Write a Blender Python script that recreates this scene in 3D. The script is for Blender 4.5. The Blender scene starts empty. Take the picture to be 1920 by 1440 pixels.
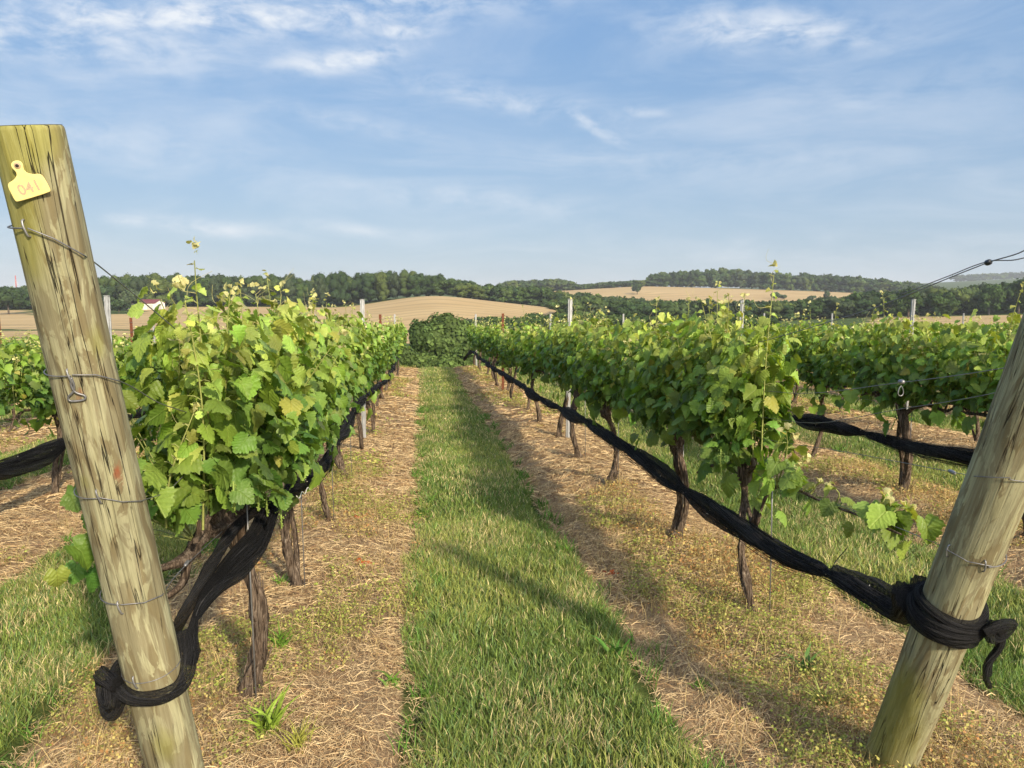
import bpy, math, random
import numpy as np
from mathutils import Vector, Matrix
R = math.radians
rng = np.random.default_rng(41)
random.seed(41)

# ------------------------------------------------------------------ camera
F = 1400.0                      # focal length in pixels of the 1920 px wide photograph
CAM_H = 1.65
PITCH = math.atan(164 / F)
YAW = math.atan(170 / F)        # rows run along +Y, the camera looks a little to their right
scene = bpy.context.scene
cam_data = bpy.data.cameras.new("camera")
cam_data.sensor_width = 36.0
cam_data.lens = 36.0 * F / 1920.0
cam_data.clip_start = 0.05
cam_data.clip_end = 20000
cam = bpy.data.objects.new("camera", cam_data)
scene.collection.objects.link(cam)
cam.location = (0, 0, CAM_H)
cam.rotation_euler = (math.pi / 2 - PITCH, 0, -YAW)
scene.camera = cam
scene.view_settings.view_transform = 'Standard'
scene.view_settings.look = 'None'
scene.view_settings.exposure = 0.56
scene.view_settings.gamma = 1.0

# ------------------------------------------------------------------ light
SUN_EL = R(29)
SUN_AZ = R(23.5)                   # sun stands behind the camera, this much to its right
sd = Vector((math.sin(SUN_AZ) * math.cos(SUN_EL), -math.cos(SUN_AZ) * math.cos(SUN_EL), math.sin(SUN_EL)))
sun_data = bpy.data.lights.new("sun", 'SUN')
sun_data.energy = 4.1
sun_data.angle = R(2.4)
sun_data.color = (1.0, 0.85, 0.62)
sun = bpy.data.objects.new("sun", sun_data)
sun.rotation_euler = sd.to_track_quat('Z', 'Y').to_euler()
sun.location = sd * 50
scene.collection.objects.link(sun)


class NT:
    """small helper to write node trees"""
    def __init__(s, tree):
        s.t = tree; s.n = tree.nodes; s.l = tree.links
    def new(s, kind, ins=None, **kw):
        n = s.n.new(kind)
        for k, v in kw.items():
            setattr(n, k, v)
        for k, v in (ins or {}).items():
            s.put(n, k, v)
        return n
    def put(s, n, k, v):
        sock = n.inputs[k]
        if isinstance(v, bpy.types.NodeSocket):
            s.l.new(v, sock)
        elif isinstance(v, bpy.types.Node):
            s.l.new(v.outputs[0], sock)
        else:
            if sock.type == 'RGBA' and len(v) == 3:
                v = (*v, 1)
            sock.default_value = v
    def m(s, op, a, b=0.0, c=None, clamp=False):
        n = s.n.new('ShaderNodeMath'); n.operation = op; n.use_clamp = clamp
        s.put(n, 0, a)
        if len(n.inputs) > 1: s.put(n, 1, b)
        if c is not None: s.put(n, 2, c)
        return n.outputs[0]
    def vm(s, op, a, b=(0, 0, 0)):
        n = s.n.new('ShaderNodeVectorMath'); n.operation = op
        s.put(n, 0, a); s.put(n, 1, b)
        return n.outputs['Value'] if op in ('LENGTH', 'DOT_PRODUCT', 'DISTANCE') else n.outputs[0]
    def noise(s, vec, scale, detail=4, rough=0.55, dist=0.0, color=False):
        n = s.new('ShaderNodeTexNoise', {'Vector': vec, 'Scale': scale, 'Detail': detail, 'Roughness': rough, 'Distortion': dist})
        return n.outputs['Color' if color else 'Fac']
    def ramp(s, fac, stops, interp='LINEAR'):
        n = s.n.new('ShaderNodeValToRGB'); s.put(n, 0, fac)
        e = n.color_ramp.elements; n.color_ramp.interpolation = interp
        while len(e) < len(stops): e.new(0.5)
        for i, (p, c) in enumerate(stops):
            e[i].position = p
            e[i].color = (c, c, c, 1) if isinstance(c, (int, float)) else (*c, 1)
        return n.outputs[0]
    def mix(s, fac, a, b, mode='MIX'):
        n = s.n.new('ShaderNodeMix'); n.data_type = 'RGBA'; n.blend_type = mode
        s.put(n, 0, fac); s.put(n, 6, a); s.put(n, 7, b)
        return n.outputs[2]
    def mapr(s, v, a, b, c=0.0, d=1.0, smooth=False):
        n = s.new('ShaderNodeMapRange', {0: v, 1: a, 2: b, 3: c, 4: d})
        n.interpolation_type = 'SMOOTHSTEP' if smooth else 'LINEAR'
        return n.outputs[0]


def az_el(px, py):
    """direction of a photograph pixel as world azimuth (from +Y, to the right) and elevation"""
    a = (px - 960) / F; b = (720 - py) / F
    fw, up = math.cos(PITCH) + b * math.sin(PITCH), -math.sin(PITCH) + b * math.cos(PITCH)
    return YAW + math.atan2(a, fw), math.atan2(up, math.hypot(a, fw))


world = bpy.data.worlds.new("World")
scene.world = world
world.use_nodes = True
w = NT(world.node_tree)
w.n.clear()
sky = w.new('ShaderNodeTexSky')
sky.sky_type = 'NISHITA'
sky.sun_disc = False
sky.sun_elevation = SUN_EL
sky.sun_rotation = math.pi - SUN_AZ
sky.altitude = 150
sky.air_density = 1.0
sky.dust_density = 0.6
sky.ozone_density = 2.0
tc = w.new('ShaderNodeTexCoord')
sep = w.new('ShaderNodeSeparateXYZ', {0: tc.outputs['Generated']})
az = w.m('ARCTAN2', sep.outputs[0], sep.outputs[1])
el = w.m('ARCSINE', sep.outputs[2])
uv = w.new('ShaderNodeCombineXYZ', {0: az, 1: el, 2: 0.0}).outputs[0]
warp = w.noise(uv, 3.0, 4, color=True)
uvw = w.vm('ADD', uv, w.vm('MULTIPLY', w.vm('SUBTRACT', warp, (0.5, 0.5, 0.5)), (0.10, 0.05, 0.0)))
clouds = None
#        px    py   len  wid  tilt strength noise-stretch
WISPS = [(360, 40, 480, 30, -6, 1.1), (80, 68, 260, 34, -2, 0.9), (640, 112, 120, 18, -12, 1.0), (745, 62, 70, 11, 0, 1.0),
         (770, 8, 260, 18, -4, 0.8), (960, 190, 210, 22, 10, 0.55), (1090, 225, 80, 12, 24, 0.75), (1210, 205, 40, 8, 8, 0.55),
         (1430, 62, 170, 28, 8, 0.95), (1300, 45, 80, 22, -14, 0.5), (265, 412, 46, 12, -2, 0.75), (400, 424, 110, 14, 5, 0.85),
         (660, 428, 100, 10, 2, 0.5), (880, 372, 260, 24, 4, 0.42), (620, 225, 170, 16, 6, 0.35), (1690, 170, 260, 40, -5, 0.22),
         (160, 240, 300, 40, 6, 0.35), (1350, 300, 400, 30, 4, 0.25), (300, 130, 330, 40, -8, 0.3), (1600, 470, 500, 30, 2, 0.25)]
for (px, py, ln, wd, tilt, st) in WISPS:
    a0, e0 = az_el(px, py)
    t = R(-tilt)
    d = w.vm('SUBTRACT', uvw, (a0, e0, 0))
    k1 = F / ln; k2 = F / wd
    a_ = w.vm('DOT_PRODUCT', d, (math.cos(t) * k1, math.sin(t) * k1, 0))
    b_ = w.vm('DOT_PRODUCT', d, (-math.sin(t) * k2, math.cos(t) * k2, 0))
    r2 = w.m('ADD', w.m('MULTIPLY', a_, a_), w.m('MULTIPLY', b_, b_))
    g = w.m('MULTIPLY', w.m('EXPONENT', w.m('MULTIPLY', r2, -0.9)), st)
    clouds = g if clouds is None else w.m('MAXIMUM', clouds, g)
fib = w.noise(w.vm('MULTIPLY', uvw, (9, 34, 1)), 1.0, 7, 0.6, 0.6)
puf = w.noise(w.vm('MULTIPLY', uvw, (20, 42, 1)), 1.0, 6, 0.6, 0.3)
tex = w.m('ADD', w.m('MULTIPLY', fib, 0.42), w.m('MULTIPLY', puf, 0.58))
cl = w.m('MULTIPLY', clouds, w.mapr(tex, 0.34, 0.66, 0.0, 1.0, True))
veil = w.noise(w.vm('MULTIPLY', uvw, (3.0, 15, 1)), 1.0, 6, 0.6, 0.8)
veil = w.m('MULTIPLY', w.mapr(veil, 0.38, 0.8, 0.0, 1.0, True), w.mapr(el, 0.0, 0.5, 0.40, 0.20))
cl = w.m('MINIMUM', w.m('ADD', cl, veil), 1.0)
skyc = w.mix(w.mapr(el, 0.0, 0.5, 0.80, 0.62), w.mix(1.0, sky.outputs[0], (0.8, 0.8, 0.8), 'MULTIPLY'), w.mix(w.mapr(el, -0.02, 0.42, 0, 1), (2.35, 3.2, 4.0), (0.98, 2.40, 4.8)))
skyc = w.mix(cl, skyc, (5.3, 5.6, 6.0))
# unseen glow added round the sun behind the camera, to lift the shadows
fill_glow = w.m('POWER', w.m('MAXIMUM', w.vm('DOT_PRODUCT', tc.outputs['Generated'], tuple(sd)), 0.0), 2.2)
skyc = w.mix(1.0, skyc, w.mix(fill_glow, (0, 0, 0), (13.0, 11.4, 9.0)), 'ADD')
bg = w.new('ShaderNodeBackground', {'Color': skyc, 'Strength': 0.11})
w.l.new(bg.outputs[0], w.new('ShaderNodeOutputWorld').inputs[0])

# ------------------------------------------------------------------ projection helpers (photograph pixel -> place)
def ray(px, py):
    a, b = (px - 960) / F, (720 - py) / F
    v = cam.rotation_euler.to_matrix() @ Vector((a, b, -1))
    return v

def on_x(px, py, X):
    """point of the pixel's line of sight on the vertical plane of a vine row"""
    v = ray(px, py); t = X / v.x
    return Vector((X, v.y * t, CAM_H + v.z * t))

def on_y(px, py, Y):
    v = ray(px, py); t = Y / v.y
    return Vector((v.x * t, Y, CAM_H + v.z * t))

# ------------------------------------------------------------------ noise
def _h(ix, iy, s):
    n = (ix.astype(np.int64) * 374761393 + iy.astype(np.int64) * 668265263 + s * 974634777) & 0x7fffffff
    n = ((n ^ (n >> 13)) * 1274126177) & 0x7fffffff
    return ((n ^ (n >> 16)) & 0xffff) / 65535.0

def vnoise(x, y, s=0):
    x = np.asarray(x, float); y = np.asarray(y, float)
    ix = np.floor(x); iy = np.floor(y); fx = x - ix; fy = y - iy
    fx = fx * fx * (3 - 2 * fx); fy = fy * fy * (3 - 2 * fy)
    a = _h(ix, iy, s); b = _h(ix + 1, iy, s); c = _h(ix, iy + 1, s); d = _h(ix + 1, iy + 1, s)
    return (a + (b - a) * fx) * (1 - fy) + (c + (d - c) * fx) * fy

def fbm(x, y, s=0, o=4):
    r = 0; a = 0.5; t = 0
    for i in range(o):
        r = r + a * vnoise(np.asarray(x) * 2 ** i, np.asarray(y) * 2 ** i, s + i * 17); t += a; a *= 0.5
    return r / t

def sstep(a, b, x):
    t = np.clip((x - a) / (b - a), 0, 1)
    return t * t * (3 - 2 * t)

# ------------------------------------------------------------------ terrain
SLOPE = -0.0293
ROW_GAP = 2.57
ROW_X = {k: (-0.76 + ROW_GAP * (k + 1) if k < 0 else 1.80 + ROW_GAP * (k - 1)) for k in (-6, -5, -4, -3, -2, -1, 1, 2, 3, 4, 5, 6, 7, 8)}
CREST = 25.5
TD = np.array([27, 33, 45, 80, 150, 250, 350, 400, 500, 700, 900, 1300, 3000, 9000.])
TX = np.array([-600, 0, 250, 500, 650, 740, 815, 900, 1040, 1200, 1400, 1600, 1920, 2600.])
TY = np.array([
    [688] * 14,
    [700, 690, 690, 700, 705, 710, 715, 715, 710, 700, 700, 700, 700, 700],
    [690, 668, 668, 690, 710, 740, 760, 760, 745, 720, 700, 700, 700, 700],
    [660, 640, 640, 660, 690, 715, 745, 745, 730, 700, 680, 670, 665, 660],
    [630, 622, 622, 635, 648, 655, 660, 662, 665, 655, 640, 630, 625, 620],
    [606, 603, 602, 608, 612, 612, 612, 615, 620, 622, 612, 604, 600, 600],
    [592, 590, 586, 588, 591, 580, 570, 577, 592, 606, 603, 595, 588, 588],
    [584, 583, 577, 579, 583, 564, 553, 563, 578, 600, 600, 592, 583, 583],
    [574, 575, 568, 566, 566, 560, 555, 563, 580, 592, 592, 585, 575, 575],
    [566, 570, 562, 560, 560, 560, 560, 560, 564, 561, 563, 566, 573, 573],
    [556, 556, 556, 556, 556, 556, 554, 550, 546, 536, 542, 549, 560, 560],
    [548, 548, 548, 548, 548, 548, 548, 548, 546, 542, 545, 548, 548, 548],
    [540, 540, 540, 540, 540, 540, 540, 540, 540, 540, 540, 538, 523, 523],
    [548] * 14], float)
_fx = np.arange(-600, 2601, 10.0)
_k = np.exp(-0.5 * (np.arange(-9, 10) / 3.0) ** 2); _k /= _k.sum()
_T = []
for row in TY:
    f = np.interp(_fx, TX, row)
    _T.append(np.convolve(np.pad(f, 9, 'edge'), _k, 'valid'))
_T = np.array(_T)
FWD = (math.sin(YAW), math.cos(YAW)); RGT = (math.cos(YAW), -math.sin(YAW))

def far_z(px, D):
    D = np.clip(D, 27, 9000)
    ld = np.log(D); lt = np.log(TD)
    i = np.clip(np.searchsorted(lt, ld) - 1, 0, len(TD) - 2)
    t = (ld - lt[i]) / (lt[i + 1] - lt[i])
    px = np.clip(px, -600, 2600)
    u = (px + 600) / 10.0
    j = np.clip(u.astype(int), 0, len(_fx) - 2); fu = u - j
    # catmull-rom over distance, linear over azimuth
    def row(a):
        a = np.clip(a, 0, len(TD) - 1)
        return _T[a, j] * (1 - fu) + _T[a, j + 1] * fu
    # heights, not screen rows, are interpolated
    def hz(a):
        a = np.clip(a, 0, len(TD) - 1)
        return CAM_H - np.tan(np.arctan((row(a) - 720) / F) + PITCH) * TD[a]
    h0, h1, h2, h3 = hz(i - 1), hz(i), hz(i + 1), hz(i + 2)
    l0, l1, l2, l3 = [lt[np.clip(i + q, 0, len(TD) - 1)] for q in (-1, 0, 1, 2)]
    m1 = np.where(i > 0, (h2 - h0) / np.maximum(l2 - l0, 1e-6), (h2 - h1) / (l2 - l1)) * (l2 - l1)
    m2 = np.where(i < len(TD) - 2, (h3 - h1) / np.maximum(l3 - l1, 1e-6), (h2 - h1) / (l2 - l1)) * (l2 - l1)
    t2 = t * t; t3 = t2 * t
    return (2 * t3 - 3 * t2 + 1) * h1 + (t3 - 2 * t2 + t) * m1 + (-2 * t3 + 3 * t2) * h2 + (t3 - t2) * m2

def plane_z(y):
    y = np.asarray(y, float)
    z = SLOPE * y
    over = np.maximum(y - CREST + 1.0, 0)
    return z - 0.030 * over ** 2 * np.where(over < 3, 1, 3 / np.maximum(over, 3)) * 1.0

def rowdist(x):
    """signed distance to the nearest vine row"""
    return (np.asarray(x, float) - 1.80 + ROW_GAP / 2) % ROW_GAP - ROW_GAP / 2

def gz(x, y, micro=True):
    x = np.asarray(x, float); y = np.asarray(y, float)
    D = x * FWD[0] + y * FWD[1]; r = np.hypot(x, y)
    px = 960 + F * (x * RGT[0] + y * RGT[1]) / np.maximum(D, 1e-3)
    px = np.where(D < 1, np.where(x > 0, 2600, -600), px)
    Deff = np.maximum(D, 0.55 * r)
    zf = far_z(px, Deff)
    zn = plane_z(np.minimum(y, 40)) 
    k = sstep(25.5, 33, np.maximum(y, Deff * 0.86))
    z = zn * (1 - k) + zf * k
    if micro:
        near = 1 - sstep(26, 40, r)
        rd = rowdist(x)
        ard = np.abs(rd)
        berm = 0.045 * np.exp(-(rd / 0.33) ** 2)
        lip = -0.035 * np.exp(-((ard - 0.74) / 0.13) ** 2)
        rut = 0.022 * (fbm(x * 2.2, y * 1.1, 5) - 0.5) * 2
        wv = 0.045 * (fbm(x * 2.2 + 7 + 0.8 * y, y * 3.4, 9, 3) - 0.5) * 2 * np.exp(-((rd + 0.45) / 0.28) ** 2)
        fine = 0.012 * (fbm(x * 14, y * 14, 3, 3) - 0.5) * 2
        z = z + near * (berm + lip + rut + 1.7 * wv + fine)
    return z

def g1(x, y):
    return float(gz(np.array([x]), np.array([y]))[0])

# ------------------------------------------------------------------ scene-graph helpers
col = scene.collection
def link(o, parent=None):
    col.objects.link(o)
    if parent is not None: o.parent = parent
    return o
def tag(o, label=None, cat=None, group=None, kind=None):
    if label: o['label'] = label
    if cat: o['category'] = cat
    if group: o['group'] = group
    if kind: o['kind'] = kind
    return o
def empty(name, loc=(0, 0, 0), rz=0.0):
    o = bpy.data.objects.new(name, None)
    o.empty_display_size = 0.2
    o.location = loc; o.rotation_euler = (0, 0, rz)
    return link(o)
def copy_tree(o, parent=None):
    c = o.copy(); link(c, parent)
    for ch in list(o.children):
        copy_tree(ch, c)
    return c

class Buf:
    """collects vertices, faces, colours and leaf coordinates; becomes ONE mesh object"""
    def __init__(s):
        s.v = []; s.f = []; s.c = []; s.t = []; s.n = 0
    def add(s, v, f, c=None, t=None):
        v = np.asarray(v, np.float32).reshape(-1, 3)
        if not isinstance(f, (list, tuple)): f = [f]
        for ff in f:
            s.f.append(np.asarray(ff, np.int64) + s.n)
        if c is None: c = (1, 1, 1)
        c = np.asarray(c, np.float32)
        if c.ndim == 1: c = np.broadcast_to(c, (len(v), 3))
        s.c.append(c)
        s.t.append(np.zeros((len(v), 2), np.float32) if t is None else np.asarray(t, np.float32))
        s.v.append(v); s.n += len(v)
        return s
    def build(s, name, mat, parent=None, smooth=True):
        v = np.concatenate(s.v); c = np.concatenate(s.c); t = np.concatenate(s.t)
        me = bpy.data.meshes.new(name)
        nf = sum(len(f) for f in s.f)
        loops = np.concatenate([f.ravel() for f in s.f])
        sizes = np.concatenate([np.full(len(f), f.shape[1]) for f in s.f])
        starts = np.concatenate([[0], np.cumsum(sizes)[:-1]])
        me.vertices.add(len(v)); me.vertices.foreach_set('co', v.ravel())
        me.loops.add(len(loops)); me.loops.foreach_set('vertex_index', loops.astype(np.int32))
        me.polygons.add(nf); me.polygons.foreach_set('loop_start', starts.astype(np.int32))
        me.polygons.foreach_set('loop_total', sizes.astype(np.int32))
        me.polygons.foreach_set('use_smooth', np.full(nf, smooth))
        a = me.color_attributes.new('tint', 'FLOAT_COLOR', 'POINT')
        a.data.foreach_set('color', np.concatenate([c, np.ones((len(c), 1), np.float32)], 1).ravel())
        a = me.attributes.new('leafuv', 'FLOAT_VECTOR', 'POINT')
        a.data.foreach_set('vector', np.concatenate([t, np.zeros((len(t), 1), np.float32)], 1).ravel())
        me.update(calc_edges=True)
        me.materials.append(mat)
        o = bpy.data.objects.new(name, me)
        return link(o, parent)

def nrm(v):
    return v / np.maximum(np.linalg.norm(v, axis=-1, keepdims=True), 1e-9)

def path_pts(pts, n):
    """smooth resample of a polyline (catmull-rom)"""
    P = np.array(pts, float)
    if len(P) == 2:
        t = np.linspace(0, 1, n)[:, None]
        return P[0] * (1 - t) + P[1] * t
    Q = np.vstack([2 * P[0] - P[1], P, 2 * P[-1] - P[-2]])
    seg = np.linalg.norm(np.diff(P, axis=0), axis=1); cum = np.concatenate([[0], np.cumsum(seg)])
    out = []
    for s in np.linspace(0, cum[-1] * 0.99999, n):
        i = min(np.searchsorted(cum, s, 'right') - 1, len(P) - 2); t = (s - cum[i]) / seg[i]
        p0, p1, p2, p3 = Q[i], Q[i + 1], Q[i + 2], Q[i + 3]
        out.append(0.5 * (2 * p1 + (p2 - p0) * t + (2 * p0 - 5 * p1 + 4 * p2 - p3) * t * t + (3 * p1 - p0 - 3 * p2 + p3) * t ** 3))
    return np.array(out)

def frames(P):
    T = nrm(np.gradient(P, axis=0))
    up = np.array([0.31, 0.2, 0.93]) if abs(T[0][2]) < 0.9 else np.array([1.0, 0.1, 0])
    A = [nrm(np.cross(T[0], up))]
    for i in range(1, len(P)):
        a = A[-1] - T[i] * np.dot(A[-1], T[i]); A.append(nrm(a))
    A = np.array(A)
    return T, A, np.cross(T, A)

def tube(buf, P, rad, sides=8, c=(1, 1, 1), rough=0.0, ridges=0, ridge_amp=0.0, twist=0.0, cap=True, seed=0, squash=None):
    """swept tube; rough = lumpy radius, ridges = folds or bark strips along its length"""
    P = np.asarray(P, float); n = len(P)
    rad = np.broadcast_to(np.asarray(rad, float), (n,)).copy()
    T, A, B = frames(P)
    th = np.linspace(0, 2 * np.pi, sides, endpoint=False)
    s = np.concatenate([[0], np.cumsum(np.linalg.norm(np.diff(P, axis=0), axis=1))])
    TH = th[None, :] + twist * s[:, None]
    rr = np.repeat(rad[:, None], sides, 1)
    if rough:
        rr = rr * (1 + rough * 2 * (vnoise(np.cos(th)[None] * 1.6 + s[:, None] * 9 + seed, np.sin(th)[None] * 1.6 + seed + s[:, None] * 2, seed) - 0.5))
    if ridges:
        ph = vnoise(s * 6, s * 0 + seed, seed)[:, None] * 1.5
        rr = rr * (1 + ridge_amp * np.sin(ridges * th[None] + ph + seed) + 0.6 * ridge_amp * np.sin((ridges * 1.7 // 1) * th[None] + 2 * ph))
    ca, sa = np.cos(TH), np.sin(TH)
    if squash is not None: sa = sa * squash
    V = P[:, None] + rr[..., None] * (ca[..., None] * A[:, None] + sa[..., None] * B[:, None])
    idx = np.arange(n * sides).reshape(n, sides)
    q = np.stack([idx[:-1], np.roll(idx, -1, 1)[:-1], np.roll(idx, -1, 1)[1:], idx[1:]], -1).reshape(-1, 4)
    UV = np.stack([np.repeat((np.abs(th - np.pi) / np.pi)[None], n, 0), np.repeat(s[:, None], sides, 1)], -1).reshape(-1, 2)
    V = V.reshape(-1, 3); fs = [q]
    if cap:
        UV = np.vstack([UV, UV[0], UV[-1]])
        V = np.vstack([V, P[0], P[-1]]); k = n * sides
        fs.append(np.stack([np.roll(idx[0], -1), idx[0], np.full(sides, k)], -1))
        fs.append(np.stack([idx[-1], np.roll(idx[-1], -1), np.full(sides, k + 1)], -1))
    buf.add(V, fs, c, UV)

def box(buf, lo, hi, c=(1, 1, 1), M=None):
    x0, y0, z0 = lo; x1, y1, z1 = hi
    v = np.array([(x0, y0, z0), (x1, y0, z0), (x1, y1, z0), (x0, y1, z0), (x0, y0, z1), (x1, y0, z1), (x1, y1, z1), (x0, y1, z1)], float)
    if M is not None: v = v @ np.array(M.to_3x3()).T + np.array(M.to_translation())
    buf.add(v, np.array([(0, 3, 2, 1), (4, 5, 6, 7), (0, 1, 5, 4), (1, 2, 6, 5), (2, 3, 7, 6), (3, 0, 4, 7)]), c)

# ------------------------------------------------------------------ materials
def mat(name):
    m = bpy.data.materials.new(name); m.use_nodes = True
    t = NT(m.node_tree); t.n.clear()
    out = t.new('ShaderNodeOutputMaterial')
    return m, t, out

def principled(t, out, color, rough=0.8, spec=0.3, normal=None, metal=0.0, **kw):
    p = t.new('ShaderNodeBsdfPrincipled', {'Base Color': color, 'Roughness': rough, 'Specular IOR Level': spec, 'Metallic': metal})
    if normal is not None: t.l.new(normal, p.inputs['Normal'])
    if out is not None: t.l.new(p.outputs[0], out.inputs[0])
    return p

def bump(t, h, strength=0.5, dist=0.01):
    return t.new('ShaderNodeBump', {'Height': h, 'Strength': strength, 'Distance': dist}).outputs[0]

def mat_plain(name, color, rough=0.6, spec=0.3, metal=0.0, nscale=30, namp=0.25):
    m, t, out = mat(name)
    tcn = t.new('ShaderNodeTexCoord')
    n = t.noise(tcn.outputs['Object'], nscale, 5)
    c = t.mix(t.mapr(n, 0.3, 0.7), tuple(x * (1 - namp) for x in color), tuple(min(1, x * (1 + namp)) for x in color))
    principled(t, out, c, rough, spec, bump(t, n, 0.2, 0.002), metal)
    return m

def mat_leaf(name, trans=0.3, rough=0.45, spec=0.35, veins=True, mottled=12.0):
    m, t, out = mat(name)
    a = t.new('ShaderNodeAttribute', attribute_name='tint').outputs['Color']
    tcn = t.new('ShaderNodeTexCoord').outputs['Object']
    n = t.noise(tcn, mottled, 3)
    c = t.mix(1.0, a, t.ramp(n, [(0.3, 0.78), (0.7, 1.18)]), 'MULTIPLY')
    nor = None
    if veins:
        luv = t.new('ShaderNodeAttribute', attribute_name='leafuv').outputs['Vector']
        s = t.new('ShaderNodeSeparateXYZ', {0: luv})
        ax = t.m('ABSOLUTE', s.outputs[0])
        lat = t.m('FRACT', t.m('MULTIPLY', t.m('SUBTRACT', s.outputs[1], t.m('MULTIPLY', ax, 0.85)), 5.0))
        lat = t.m('ABSOLUTE', t.m('SUBTRACT', lat, 0.5))
        v1 = t.mapr(lat, 0.0, 0.09, 1.0, 0.0, True)
        v2 = t.mapr(ax, 0.0, 0.035, 1.0, 0.0, True)
        v = t.m('MAXIMUM', t.m('MULTIPLY', v1, 0.6), v2)
        c = t.mix(t.m('MULTIPLY', v, 0.28), c, t.mix(1.0, c, (2.0, 1.6, 1.9), 'MULTIPLY'))
        hh = t.m('SUBTRACT', t.m('MULTIPLY', lat, 0.6), t.m('MULTIPLY', v2, 0.5))
        nor = bump(t, t.m('ADD', hh, t.m('MULTIPLY', t.noise(tcn, 70, 3), 0.9)), 0.6, 0.006)
    p = principled(t, None, c, rough, spec, nor)
    tr = t.new('ShaderNodeBsdfTranslucent', {'Color': t.mix(1.0, c, (1.5, 1.35, 0.5), 'MULTIPLY')})
    mx = t.new('ShaderNodeMixShader', {0: trans, 1: p.outputs[0], 2: tr.outputs[0]})
    t.l.new(mx.outputs[0], out.inputs[0])
    return m

def mat_tint(name, rough=0.85, spec=0.2, nscale=40, trans=0.0, amp=0.3):
    m, t, out = mat(name)
    a = t.new('ShaderNodeAttribute', attribute_name='tint').outputs['Color']
    n = t.noise(t.new('ShaderNodeTexCoord').outputs['Object'], nscale, 4)
    c = t.mix(1.0, a, t.ramp(n, [(0.3, 1 - amp), (0.7, 1 + amp)]), 'MULTIPLY')
    p = principled(t, None if trans else out, c, rough, spec)
    if trans:
        tr = t.new('ShaderNodeBsdfTranslucent', {'Color': c})
        mx = t.new('ShaderNodeMixShader', {0: trans, 1: p.outputs[0], 2: tr.outputs[0]})
        t.l.new(mx.outputs[0], out.inputs[0])
    return m

def mat_bark():
    m, t, out = mat('vine_bark')
    o = t.new('ShaderNodeTexCoord').outputs['Object']
    st = t.noise(t.vm('MULTIPLY', o, (120, 120, 9)), 1.0, 6, 0.65, 0.4)
    n2 = t.noise(o, 12, 4)
    c = t.ramp(st, [(0.30, (0.022, 0.016, 0.012)), (0.48, (0.105, 0.078, 0.058)), (0.62, (0.25, 0.20, 0.155)), (0.8, (0.42, 0.37, 0.31))])
    c = t.mix(t.mapr(n2, 0.35, 0.75), c, t.mix(1.0, c, (0.62, 0.55, 0.5), 'MULTIPLY'))
    principled(t, out, c, 0.92, 0.15, bump(t, st, 1.0, 0.012))
    return m

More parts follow.
